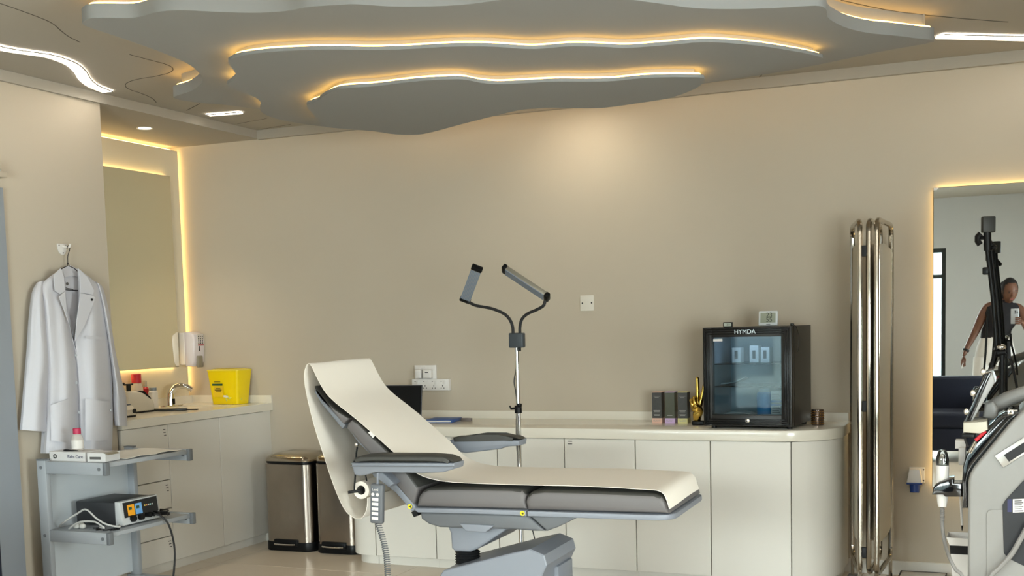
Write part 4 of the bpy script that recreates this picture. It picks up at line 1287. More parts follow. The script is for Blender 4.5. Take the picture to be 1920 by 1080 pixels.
# ================================================================== MINI FRIDGE
fa = math.radians(4)
FR = V((-.982, 5.69, ZD))
fxa, fya = V((math.cos(fa), -math.sin(fa), 0)), V((math.sin(fa), math.cos(fa), 0))
FW = .438
FL = FR-fxa*FW
FH = aty(1486, 611, FR.y).z-ZD
FMX = Matrix(((fxa.x, fya.x, 0, FL.x), (fxa.y, fya.y, 0, FL.y), (0, 0, 1, ZD), (0, 0, 0, 1)))
FD = .40
frg = thing('mini_fridge', 'black glass-door mini fridge standing on the desk', 'fridge', FMX @ V((FW/2, FD/2, 0)))
FBLK = mat('fridge_black', '191817', .32, var=.05)
FIN = mat('fridge_liner', 'aab4ba', .5, var=.02)
z0 = .016
b = B(FMX)
wl_ = .03
b.box2((0, .055, z0), (wl_, FD, FH)).box2((FW-wl_, .055, z0), (FW, FD, FH)).box2((wl_, .055, z0), (FW-wl_, FD, z0+.04)).box2((wl_, .055, FH-.03), (FW-wl_, FD, FH)).box2((wl_, FD-.03, z0+.04), (FW-wl_, FD, FH-.03))
b.build('cabinet', FBLK, frg, smooth=0)
b = B(FMX)
i0 = wl_
b.box2((i0, .056, z0+.041), (i0+.004, FD-.03, FH-.031)).box2((FW-i0-.004, .056, z0+.041), (FW-i0, FD-.03, FH-.031)).box2((i0, .056, z0+.04), (FW-i0, FD-.03, z0+.044)).box2((i0, FD-.034, z0+.044), (FW-i0, FD-.03, FH-.031)).box2((i0, .056, FH-.035), (FW-i0, FD-.034, FH-.031))
b.build('liner', FIN, frg, smooth=0)
B(FMX).box2((.12, .075, FH-.041), (FW-.12, .09, FH-.036)).build('interior_light', mat('cool_led', 'cfe4ff', emit=14, var=0), frg)
bl, br, bb, bt = .045, .05, .056, .048
dr = thing('x', 'x', 'x', (0, 0, 0))
bpy.data.objects.remove(dr)
ALL.pop()
b = B(FMX)
b.box2((0, 0, z0), (bl, .05, FH), bev=.004).box2((FW-br, 0, z0), (FW, .05, FH), bev=.004).box2((bl, 0, z0), (FW-br, .05, z0+bb), bev=.003).box2((bl, 0, FH-bt), (FW-br, .05, FH), bev=.003)
door = b.build('door_frame', FBLK, frg)
b = B(FMX)
for k in range(3):
    o_ = .007+k*.011
    b.box2((o_, -.006+k*.0015, z0+o_), (o_+.007, 0, FH-o_), bev=.002).box2((FW-o_-.007, -.006+k*.0015, z0+o_), (FW-o_, 0, FH-o_), bev=.002)
    b.box2((o_, -.006+k*.0015, FH-o_-.007), (FW-o_, 0, FH-o_), bev=.002).box2((o_, -.006+k*.0015, z0+o_), (FW-o_, 0, z0+o_+.007), bev=.002)
b.build('door_ridges', mat('gloss_black', '0c0d0e', .22, var=0, spec=.3), door)
B(FMX).box2((bl-.004, .018, z0+bb-.004), (FW-br+.004, .023, FH-bt+.004)).build('door_glass', mat('fridge_glass', 'd6e0e4', .03, glass=1.55, var=0), door, smooth=0)
text('HYMDA', .03, FMX @ frame((FW*.49, -.0075, FH-.024), (1, 0, 0), (0, 0, 1)), mat('silver_letters', 'd0d2d4', .25, .7), door)
b = B(FMX).lathe([(0, 0), (.0105, 0), (.0105, .006), (.007, .008), (0, .008)], (FW*.51, -.001, z0+.028), 18, (0, -1, 0))
b.build('door_lock', CHROME, door)
B(FMX).box2((bl+.004, .0165, FH-bt-.02), (bl+.05, .018, FH-bt-.008)).build('glass_sticker', WPLAS, door)
for x in (.03, FW-.03):
    for y in (.08, FD-.03): B(FMX).cyl((x, y, 0), (x, y, z0), .014, n=12).build('foot', BLACK, frg)
B(FMX).box2((FW-.02, .055, FH), (FW-.006, .085, FH+.012), bev=.003).build('hinge', FBLK, frg)
B(FMX).tube(catmull([V((FW-.01, .08, FH+.005)), V((FW+.004, .09, FH-.01)), V((FW+.006, .12, FH-.06)), V((FW+.005, .11, FH-.12)), V((FW+.004, .07, FH-.13))], 5), .0015, 6).build('probe_cable', CORDB, frg)
SHG = mat('shelf_glass', 'cfe0e0', .05, glass=1.6, var=0)
shz = [z0+.30, z0+.2]
for s_ in (FH*.63, FH*.405): B(FMX).box2((i0+.005, .075, s_), (FW-i0-.005, FD-.036, s_+.005)).build('shelf', SHG, frg, smooth=0)
# contents, each a thing of its own
def inbox(name, label, cat, lo, hi, m, par=None):
    t = thing(name, label, cat, FMX @ V(((lo[0]+hi[0])/2, (lo[1]+hi[1])/2, lo[2])))
    B(FMX).box2(lo, hi, bev=.001, seg=1).build('carton', m, t)
    return t
zf = z0+.0445
t = thing('blue_gel_bottle', 'translucent blue bottle on the floor of the mini fridge', 'bottle', FMX @ V((.27, .13, zf)))
B(FMX).lathe([(0, 0), (.034, 0), (.036, .004), (.036, .108), (.028, .118)], V((.27, .13, zf)), 22).build('body', mat('blue_gel', '1f86bd', .3, var=.04), t)
B(FMX).lathe([(.02, .116), (.03, .117), (.03, .134), (0, .134)], V((.27, .13, zf)), 22).build('cap', mat('steel_blue_cap', '5a7d8c', .4), t)
for k, (zz_, lb) in enumerate(((0, 'lower white medicine carton beside the blue bottle in the fridge'), (.062, 'upper white medicine carton stacked beside the blue bottle in the fridge'))):
    t = inbox('medicine_carton', lb, 'box', (.310, .105, zf+zz_+.0005), (.363, .15, zf+zz_+.060), BOXW)
    b = B(FMX)
    for j in range(4): b.box2((.316, .104, zf+zz_+.015+j*.009), (.356-.006*(j % 2), .105, zf+zz_+.018+j*.009))
    b.build('print', mat('print_grey', '5b5a58'), t, kind='stuff')
    B(FMX).box2((.310, .1042, zf+zz_+.048-.045*k), (.363, .1052, zf+zz_+.058-.045*k)).build('blue_band', mat('carton_blue', '4a74a8', .5), t)
for k in range(2):
    c = V((.373+.018*k, .15, zf))
    t = thing('vial', ('small vial touching the stacked medicine cartons in the fridge', 'small vial next to the hinge side wall of the fridge')[k], 'vial', FMX @ c, 'vials in the fridge')
    B(FMX).lathe([(0, 0), (.007, 0), (.007, .035), (.005, .04)], c, 12).build('body', WPLAS, t)
    B(FMX).lathe([(.006, .04), (.006, .048), (0, .048)], c, 12).build('cap', GREYP, t)
zs2 = FH*.63+.0055
for k, (x, lb) in enumerate(((.10, 'plain white carton on the top fridge shelf nearest the hinge-free side'), (.19, 'second white carton on the top fridge shelf'), (.245, 'white carton on the top fridge shelf next to the bright reflection'))):
    t = inbox('shelf_carton', lb, 'box', (x, .16, zs2), (x+.045, .22, zs2+.075+.01*(k == 1)), BOXW)
    B(FMX).box2((x+.014, .1595, zs2+.02), (x+.03, .16, zs2+.06)).build('print', mat('print_grey', '5b5a58'), t)
zs1 = FH*.405+.0055
rows = [[FMX @ V((.05+.12*u, .13+.10*v_, zs1+.003+.03*u*u+.005*(1+math.sin(6*v_)))) for u in [k/6 for k in range(7)]] for v_ in [k/5 for k in range(6)]]
B().loft(rows, thick=.002).build('plastic_pouch', mat('pouch_film', 'b9c2c6', .25), label='crumpled clear pouch on the middle fridge shelf', cat='pouch')
rows = [[FMX @ V((.06+.165*u, .12+.06*v_, zf+.004+.018*math.sin(PI*u)*(.5+.5*v_))) for u in [k/8 for k in range(9)]] for v_ in [k/4 for k in range(5)]]
B().loft(rows, thick=.003).build('flat_pouch', WPLAS, label='flat white pouch lying on the fridge floor', cat='pouch')

# ---- gadgets on top of the fridge
zt = ZD+FH
c = FMX @ V((.30, .10, FH+.0012))
th = thing('room_thermometer', 'white digital thermometer reading 23 and 55 on top of the fridge', 'thermometer', c)
TM = Matrix.Translation(c) @ Matrix.Rotation(-fa*.6, 4, 'Z') @ Matrix.Rotation(-.12, 4, 'X')
B(TM).box2((-.047, -.006, .001), (.047, .008, .074), bev=.005, seg=3).build('case', mat('thermo_white', 'c4c8c9', .35), th)
lcd = B(TM).box2((-.037, -.0072, .016), (.037, -.0061, .064)).build('display', mat('lcd_grey', '8a8f7e', .3), th)
LCDK = mat('lcd_ink', '3a3f38', .5)
text('23', .032, TM @ frame((.006, -.0076, .052), (1, 0, 0), (0, 0, 1)), LCDK, lcd)
text('55', .032, TM @ frame((.006, -.0076, .029), (1, 0, 0), (0, 0, 1)), LCDK, lcd)
B(TM).box2((-.008, -.0068, .006), (.012, -.006, .009)).build('brand_mark', MATTE, th)
B(TM).box2((-.02, .008, .001), (.02, .022, .006)).build('stand', GREYP, th)
c = FMX @ V((.12, .03, FH))
th = thing('fridge_thermometer', 'tiny black digital thermometer on the edge of the fridge top', 'thermometer', c)
TM = Matrix.Translation(c) @ Matrix.Rotation(-fa, 4, 'Z')
B(TM).box2((-.023, -.006, 0), (.023, .008, .025), bev=.002).build('case', BLACK, th)
l2 = B(TM).box2((-.018, -.0072, .005), (.018, -.0062, .020)).build('display', mat('lcd_pale', 'a9ada0', .3), th)
text('2.0', .014, TM @ frame((.003, -.0076, .0125), (1, 0, 0), (0, 0, 1)), LCDK, l2)

# ---- three small cosmetic boxes left of the fridge
CHARC = mat('charcoal_print', '3a3936', .45, var=.3, scale=60)
OLIVE = mat('olive_gloss', '4d4e40', .2, var=.15, scale=20)
PRN = mat('pale_print', '9a9892', .6)
for k, (px, colr, nm, dark) in enumerate(((1232, 'd3ab98', 'peach', CHARC), (1256, 'bfa3c9', 'lilac', OLIVE), (1280, 'c5bd83', 'pale green', CHARC))):
    p = aty(px, 790, 6.0)
    w_ = .026
    t = thing('cosmetic_box', 'slim black cosmetic box with a %s foot band on the desk' % nm, 'box', (p.x, 6.03, ZD), 'cosmetic boxes beside the fridge')
    hgt = aty(px, 735, 6.0).z-ZD
    bh = .027
    B().box2((p.x-w_, 6.0, ZD+bh), (p.x+w_, 6.06, ZD+hgt-.003), bev=.001, seg=1).build('carton', dark, t)
    bm_ = mat(nm.replace(' ', '_')+'_card', colr, .5)
    B().box2((p.x-w_-.0004, 5.9996, ZD), (p.x+w_+.0004, 6.0604, ZD+bh)).build('foot_band', bm_, t, smooth=0)
    B().box2((p.x-w_, 6.0, ZD+hgt-.003), (p.x+w_, 6.06, ZD+hgt)).build('top_edge', bm_, t, smooth=0)
    text('PLANT', .013, frame((p.x, 5.9992, ZD+bh*.5), (1, 0, 0), (0, 0, 1)), PRN, t)
    for (zq, wq) in ((.130, .034), (.124, .022), (.062, .036), (.055, .03), (.042, .034), (.037, .028)):
        if dark is OLIVE and zq > .04: continue
        B().box((p.x, 5.9995, ZD+zq*hgt/.15), (wq, .001, .0022)).build('print_line', PRN, t, smooth=0)

# ---- golden hand sculpture, two fingers raised, on a black foot
def skin(name, vs, es, rs, m, parent, sub=2, root=0, **tags):
    org = V(parent['_o']) if parent is not None else V(vs[0])
    me = bpy.data.meshes.new(name)
    me.from_pydata([tuple(V(v)-org) for v in vs], es, [])
    o = bpy.data.objects.new(name, me)
    C.objects.link(o)
    if parent is not None: o.parent = parent
    else: o.location = org
    sk = o.modifiers.new('skin', 'SKIN')
    sk.use_smooth_shade = True
    for i, r_ in enumerate(rs):
        sv = me.skin_vertices[0].data[i]
        sv.radius = (r_, r_) if not isinstance(r_, tuple) else r_
        sv.use_root = (i == root)
    ss = o.modifiers.new('sub', 'SUBSURF')
    ss.levels = sub
    ss.render_levels = sub
    me.materials.append(m)
    o['_o'] = tuple(org)
    ALL.append(o)
    tag(o, **tags)
    return o
GOLD = mat('polished_gold', 'd9b85c', .16, 1, var=.04)
gy = 5.93
def gp(px, py, dy=0): return aty(px, py, gy+dy)
gw = gp(1306, 795)
gs = thing('hand_sculpture', 'golden hand sculpture with raised fingers on a black foot beside the fridge', 'sculpture', (gw.x, gy, ZD))
B().prism([p+V((0, 0, ZD+.0)) for p in rrect(V((gp(1311, 795).x, gy, 0)), .034, .03, .012)], (0, 0, .022), bev=.006, seg=2).build('foot', BLACK, gs)
palm = [gp(1307, 792), gp(1307, 784), gp(1306, 775), gp(1306, 766), gp(1299, 757), gp(1303, 756), gp(1308, 756), gp(1313, 757)]
vs = palm[:]
es = [(0, 1), (1, 2), (2, 3), (3, 4), (3, 5), (3, 6), (3, 7)]
rs = [.022, .021, .024, .026, .015, .015, .015, .015]
def fing(start, pts, r0, r1):
    i0_ = len(vs)
    for k, p in enumerate(pts):
        vs.append(p)
        rs.append(r0+(r1-r0)*k/(len(pts)-1))
        es.append((start if k == 0 else i0_+k-1, i0_+k))
fing(6, [gp(1308, 744, -.004), gp(1308, 730, -.004), gp(1307.5, 717, -.004), gp(1307.5, 706, -.004)], .0125, .0095)
fing(7, [gp(1316, 746, .0), gp(1319, 732, .0), gp(1321, 720, .0)], .012, .0095)
fing(5, [gp(1302, 746, -.010), gp(1302, 746, -.034), gp(1303, 756, -.044), gp(1304, 763, -.034)], .0125, .0105)
fing(4, [gp(1296, 750, -.010), gp(1296, 750, -.032), gp(1298, 759, -.042), gp(1299, 766, -.032)], .012, .010)
fing(2, [gp(1315, 771, -.018), gp(1312, 763, -.038), gp(1306, 760, -.052), gp(1300, 762, -.056)], .0135, .010)
skin('hand', vs, es, rs, GOLD, gs, sub=2)

# ---- patterned jar right of the fridge
c = V((aty(1533, 792, 5.98).x, 5.98, ZD))
jr = thing('patterned_jar', 'small dark jar with gold and silver pattern beside the fridge', 'jar', c)
B().lathe([(0, .001), (.029, .001), (.03, .004), (.03, .078), (.028, .08), (0, .08)], c, 28).build('body', mat('smoked_metal', '7a6a62', .15, .9), jr)
b = B()
for k in range(20):
    a = 2*PI*k/20
    for j in range(6): b.ball(c+V((.030*math.cos(a), .030*math.sin(a), .01+j*.012)), .0032, 6)
b.build('studs', mat('gold_studs', 'c79a55', .2, 1, var=0), jr)

# ================================================================== FOLDING SCREEN
FY0, FY1 = 5.62, 6.06
fzt = aty(1645, 411, FY0).z
CHT = mat('screen_chrome', 'b5afa4', .14, 1, var=.02)
CLOTH = mat('screen_cloth', 'b9b2a2', .8, var=.03, scale=6)
fs_ = thing('folding_screen', 'chrome framed folding privacy screen folded up beside the desk', 'privacy screen', (-.62, 5.85, 0))
def spanel(xn, xf, ztop, dn=0, df=0):
    n0, n1 = V((xn, FY0+dn, 0)), V((xf, FY1+df, 0))
    zb = .12
    r_ = .055
    d_ = (n1-n0)
    L_ = d_.length
    d_.normalize()
    def P(u, z): return n0+d_*u+V((0, 0, z))
    pth = []
    for (cu, cz, a0) in ((L_-r_, ztop-r_, 0), (r_, ztop-r_, PI/2), (r_, zb+r_, PI), (L_-r_, zb+r_, 1.5*PI)):
        for k in range(6):
            a = a0+PI/2*k/5
            pth.append(P(cu+r_*math.cos(a), cz+r_*math.sin(a)))
    fr_ = B().tube(pth, .0125, 10, closed=True).build('tube_frame', CHT, fs_)
    rows = []
    for i in range(13):
        z = zb+.13+(ztop-.10-zb-.13)*i/12
        row = []
        for k in range(7):
            u = k/6
            sag = .03*math.exp(-((i/12)*9))*abs(2*u-1)**2-.02*math.exp(-((1-i/12)*9))*abs(2*u-1)**2
            row.append(P(.014+(L_-.028)*u, z+sag)+V((.004*math.sin(9*u+i*.4), 0, 0)))
        rows.append(row)
    B().loft(rows, thick=.002).build('cloth_panel', CLOTH, fs_)
    return fr_
xa, xb_, xc_ = aty(1612, 420, FY0).x, aty(1629, 420, FY0).x, aty(1645, 420, FY0).x
xaf, xcf = aty(1598, 432, FY1).x, aty(1671, 432, FY1).x
spanel(xa, xaf, fzt)
spanel(xb_, (xcf+xaf)/2+.04, fzt)
spanel(xc_, xcf, fzt, -.02, .0)
b = B()
for z in (fzt-.14, fzt-.85, .22): b.box(((xa+xb_)/2, FY0, z), (.02, .016, .05), bev=.003)
b.build('hinge', MATTE, fs_)
for (x, y) in ((xaf, FY1), (xcf, FY1), (xc_, FY0-.02), (xa, FY0)):
    B().cyl((x, y, .0), (x, y, .13), .009, n=10).build('leg', CHT, fs_)
    B().box((x, y, .008), (.05, .09, .016), bev=.005).build('foot_pad', mat('foot_grey', '6f7073', .5), fs_)

# marble-look board lying on the floor under the screen
ba, bb_ = atz(1575, 1078, .03), atz(1750, 1071, .03)
MARB = mat('white_marble_print', 'cfcfce', .3, var=.12, scale=5)
bd = thing('floor_board', 'white marble-look board with dark metal edge lying on the floor by the wall', 'board', (-.45, 5.95, 0))
B().box2((-.52, 5.72, .0), (-.31, 6.17, .028), bev=.002).build('slab', MARB, bd)
b = B()
b.box2((-.525, 5.715, .0), (-.52, 6.175, .03)).box2((-.31, 5.715, .0), (-.305, 6.175, .03)).box2((-.52, 6.17, .0), (-.31, 6.175, .03))
b.build('metal_edge', MATTE, bd)

# blue industrial socket on the back wall
a, c = aty(1703, 875, YW), aty(1735, 905, YW)
so_ = thing('industrial_socket', 'white wall socket with blue round connector below the big mirror edge', 'socket', ((a.x+c.x)/2, YW, c.z-.05))
B().box2((a.x+.006, YW-.012, c.z), (c.x-.002, YW, a.z), bev=.002).build('plate', WPLAS, so_)
xm = (a.x+c.x)/2-.004
B().prism([V((xm-.028, YW-.012, a.z-.005)), V((xm+.022, YW-.012, a.z-.005)), V((xm+.034, YW-.012, c.z+.004)), V((xm-.04, YW-.012, c.z+.004))], (0, -.05, 0), bev=.006).build('housing', WPLAS, so_)
BLUE = mat('socket_blue', '1f3f86', .4)
B().cyl((xm-.003, YW-.035, c.z+.006), (xm-.003, YW-.045, c.z-.045), .026, .022, n=18).build('connector', BLUE, so_)
B().box((xm-.003, YW-.04, c.z+.002), (.075, .05, .010), bev=.003).build('flange', BLUE, so_)
b = B()
for dx in (a.x+.012, c.x-.008):
    for zq in (a.z-.012, c.z+.012): b.lathe([(0, 0), (.004, 0), (.004, .002), (0, .002)], (dx, YW-.012, zq), 8, (0, -1, 0))
b.build('screw', MATTE, so_)

# ================================================================== BIG BACK-LIT MIRROR
YM = YW-.035
m0, m1 = aty(1751, 353, YM), aty(1750, 913, YM)
mx0, mx1 = m0.x, .75
mr_ = thing('full_length_mirror', 'tall frameless wall mirror with warm glow behind its edge', 'mirror', ((mx0+mx1)/2, YM, m1.z))
B().box2((mx0, YM, m1.z), (mx1, YM+.005, m0.z)).build('glass', mat('clear_mirror', 'dfe4e4', .01, 1, var=0), mr_, smooth=0)
B().box2((mx0-.0025, YM+.0052, m1.z-.0025), (mx1+.0025, YM+.006, m0.z+.0025)).build('dark_edge', MATTE, mr_, smooth=0)
B().box2((mx0+.08, YM+.006, m1.z+.08), (mx1-.08, YW, m0.z-.08)).build('back_box', WPLAS, mr_, smooth=0)
b = B()
i_ = .012
b.box2((mx0+i_, YW-.022, m1.z+i_), (mx0+i_+.01, YW-.010, m0.z-i_)).box2((mx1-i_-.01, YW-.022, m1.z+i_), (mx1-i_, YW-.010, m0.z-i_))
b.box2((mx0+i_, YW-.022, m0.z-i_), (mx1-i_, YW-.010, m0.z-i_+.01)).box2((mx0+i_, YW-.022, m1.z+i_-.01), (mx1-i_, YW-.010, m1.z+i_))
b.build('led_strip', HALO, mr_)
B().prism([V((mx0-.001, YM-.001, m0.z+.001)), V((mx0+.022, YM-.001, m0.z+.001)), V((mx0+.014, YM-.001, m0.z-.010)), V((mx0-.001, YM-.001, m0.z-.011))], (0, -.002, 0)).build('corner_clip', WPLAS, mr_)

# ================================================================== LASER MACHINE
MY0, MY1 = 4.20, 4.60
def mp(px, py, y=MY0): return aty(px, py, y)
mc = thing('laser_machine', 'white and black aesthetic laser machine with tilted screen in front of the mirror', 'medical device', (.15, 4.4, 0))
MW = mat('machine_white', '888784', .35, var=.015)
MG = mat('machine_gloss_black', '0d0e10', .1, var=0, coat=.5)
side = [(1815, 1079), (1815, 905), (1818, 890), (1826, 876), (1844, 854), (1870, 822), (1897, 790), (1920, 767), (1945, 752), (1985, 744)]
pts = [mp(x, y) for x, y in side]
xr_ = .52
poly = [V((pts[0].x, MY0, .12))]+pts[1:]+[V((xr_-.1, MY0, pts[-1].z+.01)), V((xr_, MY0, pts[-1].z-.1)), V((xr_, MY0, .12))]
B().prism(poly, (0, MY1-MY0, 0), bev=.012, seg=3).build('body', MW, mc)
fr1 = [(1815, 953), (1814, 905), (1818, 889), (1826, 875), (1844, 853), (1870, 821), (1897, 789), (1912, 774)]
fr0 = [(1897, 776), (1881, 779), (1868, 790), (1850, 808), (1830, 830), (1812, 854), (1805, 876), (1804, 900), (1804, 953)]
B().prism([mp(x, y, MY0+.03) for x, y in fr1+fr0], (0, MY1-MY0-.06, 0), bev=.006, seg=2).build('front_fascia', MG, mc)
b = B()
for k in range(3):
    y_ = MY0+.05+k*.10
    b.box(mp(1895+k*7, 772, y_), (.02, .05, .016), bev=.003)
b.build('key_block', CHROME, mc)
# service door, black vent panel, label, recessed grip
def sidep(pxs, name, m, d=.004, off=0):
    return B().prism([mp(x, y, MY0-.0005-off)+V((0, 0, 0)) for x, y in pxs], (0, -d, 0), bev=.001, seg=1).build(name, m, mc)
sidep([(1850, 1120), (1850, 963), (1853, 957), (1860, 955), (1885, 955), (1960, 955), (1960, 1120)], 'service_door', MW, .003)
vp_ = sidep([(1880, 946), (1886, 937), (1919, 901), (1950, 880), (1985, 880), (1985, 1080), (1950, 1070), (1919, 1060), (1890, 1046), (1882, 1036)], 'vent_panel', mat('panel_black', '202226', .4), .006)
lbp = B().prism([mp(x, y, MY0-.0068) for x, y in ((1899, 936), (1945, 934), (1945, 959), (1899, 961))], (0, -.001, 0)).build('rating_label', PAPER, vp_, smooth=0)
b = B()
for k in range(6): b.prism([mp(x, y, MY0-.0079) for x, y in ((1902, 938.5+k*3.8), (1916+3*(k % 2), 938+k*3.8), (1916+3*(k % 2), 939.6+k*3.8), (1902, 940+k*3.8))], (0, -.0004, 0))
b.build('print', MATTE, lbp, kind='stuff')
B().prism([mp(x, y, MY0-.0068) for x, y in ((1889, 936), (1897, 936), (1897, 960), (1889, 960))], (0, -.001, 0)).build('side_label', mat('indigo_label', '2d2f55', .5), vp_, smooth=0)
hp = mp(1899, 849, MY0)
hm2 = Matrix.Translation(hp+V((0, -.004, 0))) @ Matrix.Rotation(-.62, 4, 'Y')
gr_ = B(hm2).box2((-.052, -.004, -.024), (.06, .004, .024), bev=.003).build('recessed_grip', mat('satin_silver', 'b9b9b6', .3, .6), mc)
B(hm2).box2((-.026, -.0055, -.017), (.06, -.0035, .010)).build('grip_hole', MATTE, gr_)
# screen on its arm
sc = [mp(x, y, MY0+.06) for x, y in ((1857, 698), (1848, 703), (1812, 786), (1809, 794), (1815, 798), (1822, 792), (1866, 716), (1861, 702))]
scr = B().prism(sc, (0, .27, 0), bev=.005, seg=2).build('screen_back', MW, mc)
s2 = [mp(x, y, MY0+.055) for x, y in ((1858, 697), (1846, 701), (1810, 784), (1807, 795), (1814, 800), (1819, 793), (1857, 705))]
B().prism(s2, (0, .28, 0), bev=.004, seg=2).build('screen_bezel', MG, scr)
for (x, y) in ((1812, 772), (1824, 737), (1843, 697)): B().ball(mp(x, y, MY0+.053), .009, 10, (1, .6, 1.3)).build('corner_guard', CHROME, scr)
B().prism([mp(x, y, MY0+.13) for x, y in ((1846, 757), (1862, 752), (1872, 765), (1871, 780), (1864, 788), (1842, 783))], (0, .14, 0), bev=.01, seg=3).build('screen_hinge', MW, mc)
b = B().tube([mp(1860, 764, MY0+.2), mp(1890, 748, MY0+.2), mp(1940, 730, MY0+.2), mp(1975, 760, MY0+.2)], .026, 12)
b.build('screen_arm', MW, mc)
B().prism([mp(x, y, MY0+.01) for x, y in ((1806, 793), (1850, 790), (1852, 806), (1838, 813), (1806, 811))], (0, .2, 0), bev=.004).build('tray_ledge', mat('ledge_cream', 'b5b1a2', .5), mc)
B().box(mp(1816, 816, MY0+.05), (.04, .06, .014), bev=.003).build('clip_block', BLACK, mc)
B().tube(catmull([mp(1817, 800, MY0+.05), mp(1812, 812, MY0+.04), mp(1810, 825, MY0+.03), mp(1816, 838, MY0+.02)], 5), .004, 8).build('thin_cable', CORDB, mc)
b = B().tube([mp(1829, 826, MY0+.02), mp(1848, 808, MY0+.02)], .006, 10)
b.build('red_connector', mat('signal_red', 'b3202c', .35), mc)
B().tube([mp(1817, 848, MY0+.02), mp(1828, 828, MY0+.02)], .003, 8).tube([mp(1820, 850, MY0+.03), mp(1830, 830, MY0+.03)], .003, 8).build('steel_clip', CHROME, mc)
b = B().box2(mp(1791, 841, MY0+.2), mp(1812, 823, MY0+.26)).box2(mp(1797, 872, MY0+.18), mp(1812, 836, MY0+.24), bev=.004)
b.build('side_bracket', WPLAS, mc)
# hand-piece holder
hy = MY0+.05
hold = B().prism([mp(x, y, hy) for x, y in ((1747, 928), (1750, 915), (1760, 905), (1775, 899), (1788, 897), (1788, 906), (1804, 906), (1804, 932), (1772, 932), (1768, 928))], (0, .09, 0), bev=.006, seg=2)
hold.build('holder', MG, mc)
B().lathe([(.018, 0), (.024, 0), (.024, .008), (.018, .008), (.018, 0)], mp(1797, 909, hy+.045), 18).build('spare_ring', GREYP, mc)
wc = mp(1768, 950, hy+.045)
# waste cup hung on the front
cx_, cz_ = mp(1800, 1010, MY0+.25).x, mp(1800, 1022, MY0+.25).z
rows = []
for (g_, z) in ((.032, cz_-.2), (.045, cz_-.0), (.058, cz_+.035)): rows.append([V((cx_+.015, MY0+.25, z))+V((sx*g_, sy_*g_, 0)) for sx, sy_ in ((-1, -1), (1, -1), (1, 1), (-1, 1))])
B().loft(rows, thick=.003, close=True).build('waste_cup', WPLAS, mc, smooth=20)
B().loft([[V((cx_+.015, MY0+.25, z))+V((sx*g_, sy_*g_, 0)) for sx, sy_ in ((-1, -1), (1, -1), (1, 1), (-1, 1))] for g_, z in ((.0455, cz_-.025), (.0475, cz_+.006))], thick=.003, close=True).build('cup_band', BLACK, mc, smooth=20)
B().box2((cx_+.05, MY0+.22, cz_-.03), (pts[0].x+.01, MY0+.28, cz_)).build('cup_bracket', GREYP, mc)
pa_ = mp(1800, 925, MY0+.2)
pb_ = mp(1804, 985, MY0+.2)
b = B().cyl(pa_, pb_, .004, n=8)
b.build('white_wand', WPLAS, mc)
B().cyl(pb_, pb_+V((0, 0, -.02)), .004, .001, n=8).build('wand_tip', BLACK, mc)
for (x, y) in ((pts[0].x+.05, MY0+.05), (xr_-.05, MY0+.05), (pts[0].x+.05, MY1-.05), (xr_-.05, MY1-.05)):
    B().tube([(x-.015, y, .035), (x+.015, y, .035)], .035, 16).build('castor', RUBBER, mc)
    B().cyl((x, y, .05), (x, y, .13), .012, n=10).build('castor_stem', GREYP, mc)
# hose across the side
B().tube(catmull([mp(1960, 970, MY0-.03), mp(1930, 985, MY0-.035), mp(1914, 1010, MY0-.035), mp(1896, 1040, MY0-.035), mp(1872, 1066, MY0-.035), mp(1856, 1085, MY0-.04), V((mp(1852, 1100).x, MY0-.045, .33)), V((mp(1885, 1100).x, MY0, .2))], 6), .0085, 10).build('hose', mat('grey_hose', '7d7b78', .5), mc)
# hand-piece resting in the holder
hpz = thing('laser_handpiece', 'white laser hand-piece with clear tip standing in the black holder', 'hand-piece', mp(1767, 950, hy+.045))
def hz(py): return mp(1767, py, hy+.045).z
hx_ = mp(1767, 900, hy+.045).x
hc_ = V((hx_, hy+.045, 0))
B().lathe([(.0, hz(905)), (.021, hz(905)), (.0215, hz(872)), (0, hz(872))], hc_, 24).build('upper_body', WPLAS, hpz)
B().lathe([(0, hz(926)), (.0195, hz(926)), (.017, hz(940)), (.0135, hz(950)), (0, hz(951))], hc_, 24).build('lower_body', WPLAS, hpz)
B().lathe([(.021, hz(872)), (.021, hz(860)), (.0155, hz(848)), (.010, hz(844)), (0, hz(843.5))], hc_, 24).build('clear_tip', mat('acrylic', 'e8ecec', .03, glass=1.7, var=0), hpz)
B().lathe([(0, hz(870)), (.015, hz(869)), (.012, hz(860)), (.008, hz(852)), (0, hz(850))], hc_, 18).build('tip_core', CHROME, hpz)
b = B()
pr = []
for k in range(7): pr += [(.0085, hz(952+k*3.8)), (.006, hz(954+k*3.8))]
b.lathe(pr, hc_, 16)
b.build('strain_relief', mat('grey_hose', '7d7b78'), hpz)
B().tube(catmull([hc_+V((0, 0, hz(976))), hc_+V((.002, 0, hz(995))), mp(1772, 1020, hy+.01), mp(1780, 1045, MY0-.01), mp(1792, 1068, MY0-.03), mp(1806, 1085, MY0-.04), V((mp(1820, 1080).x, MY0-.035, .3)), V((mp(1830, 1080).x, MY0-.005, .22))], 6), .006, 8).build('cable', mat('grey_hose', '7d7b78'), hpz)

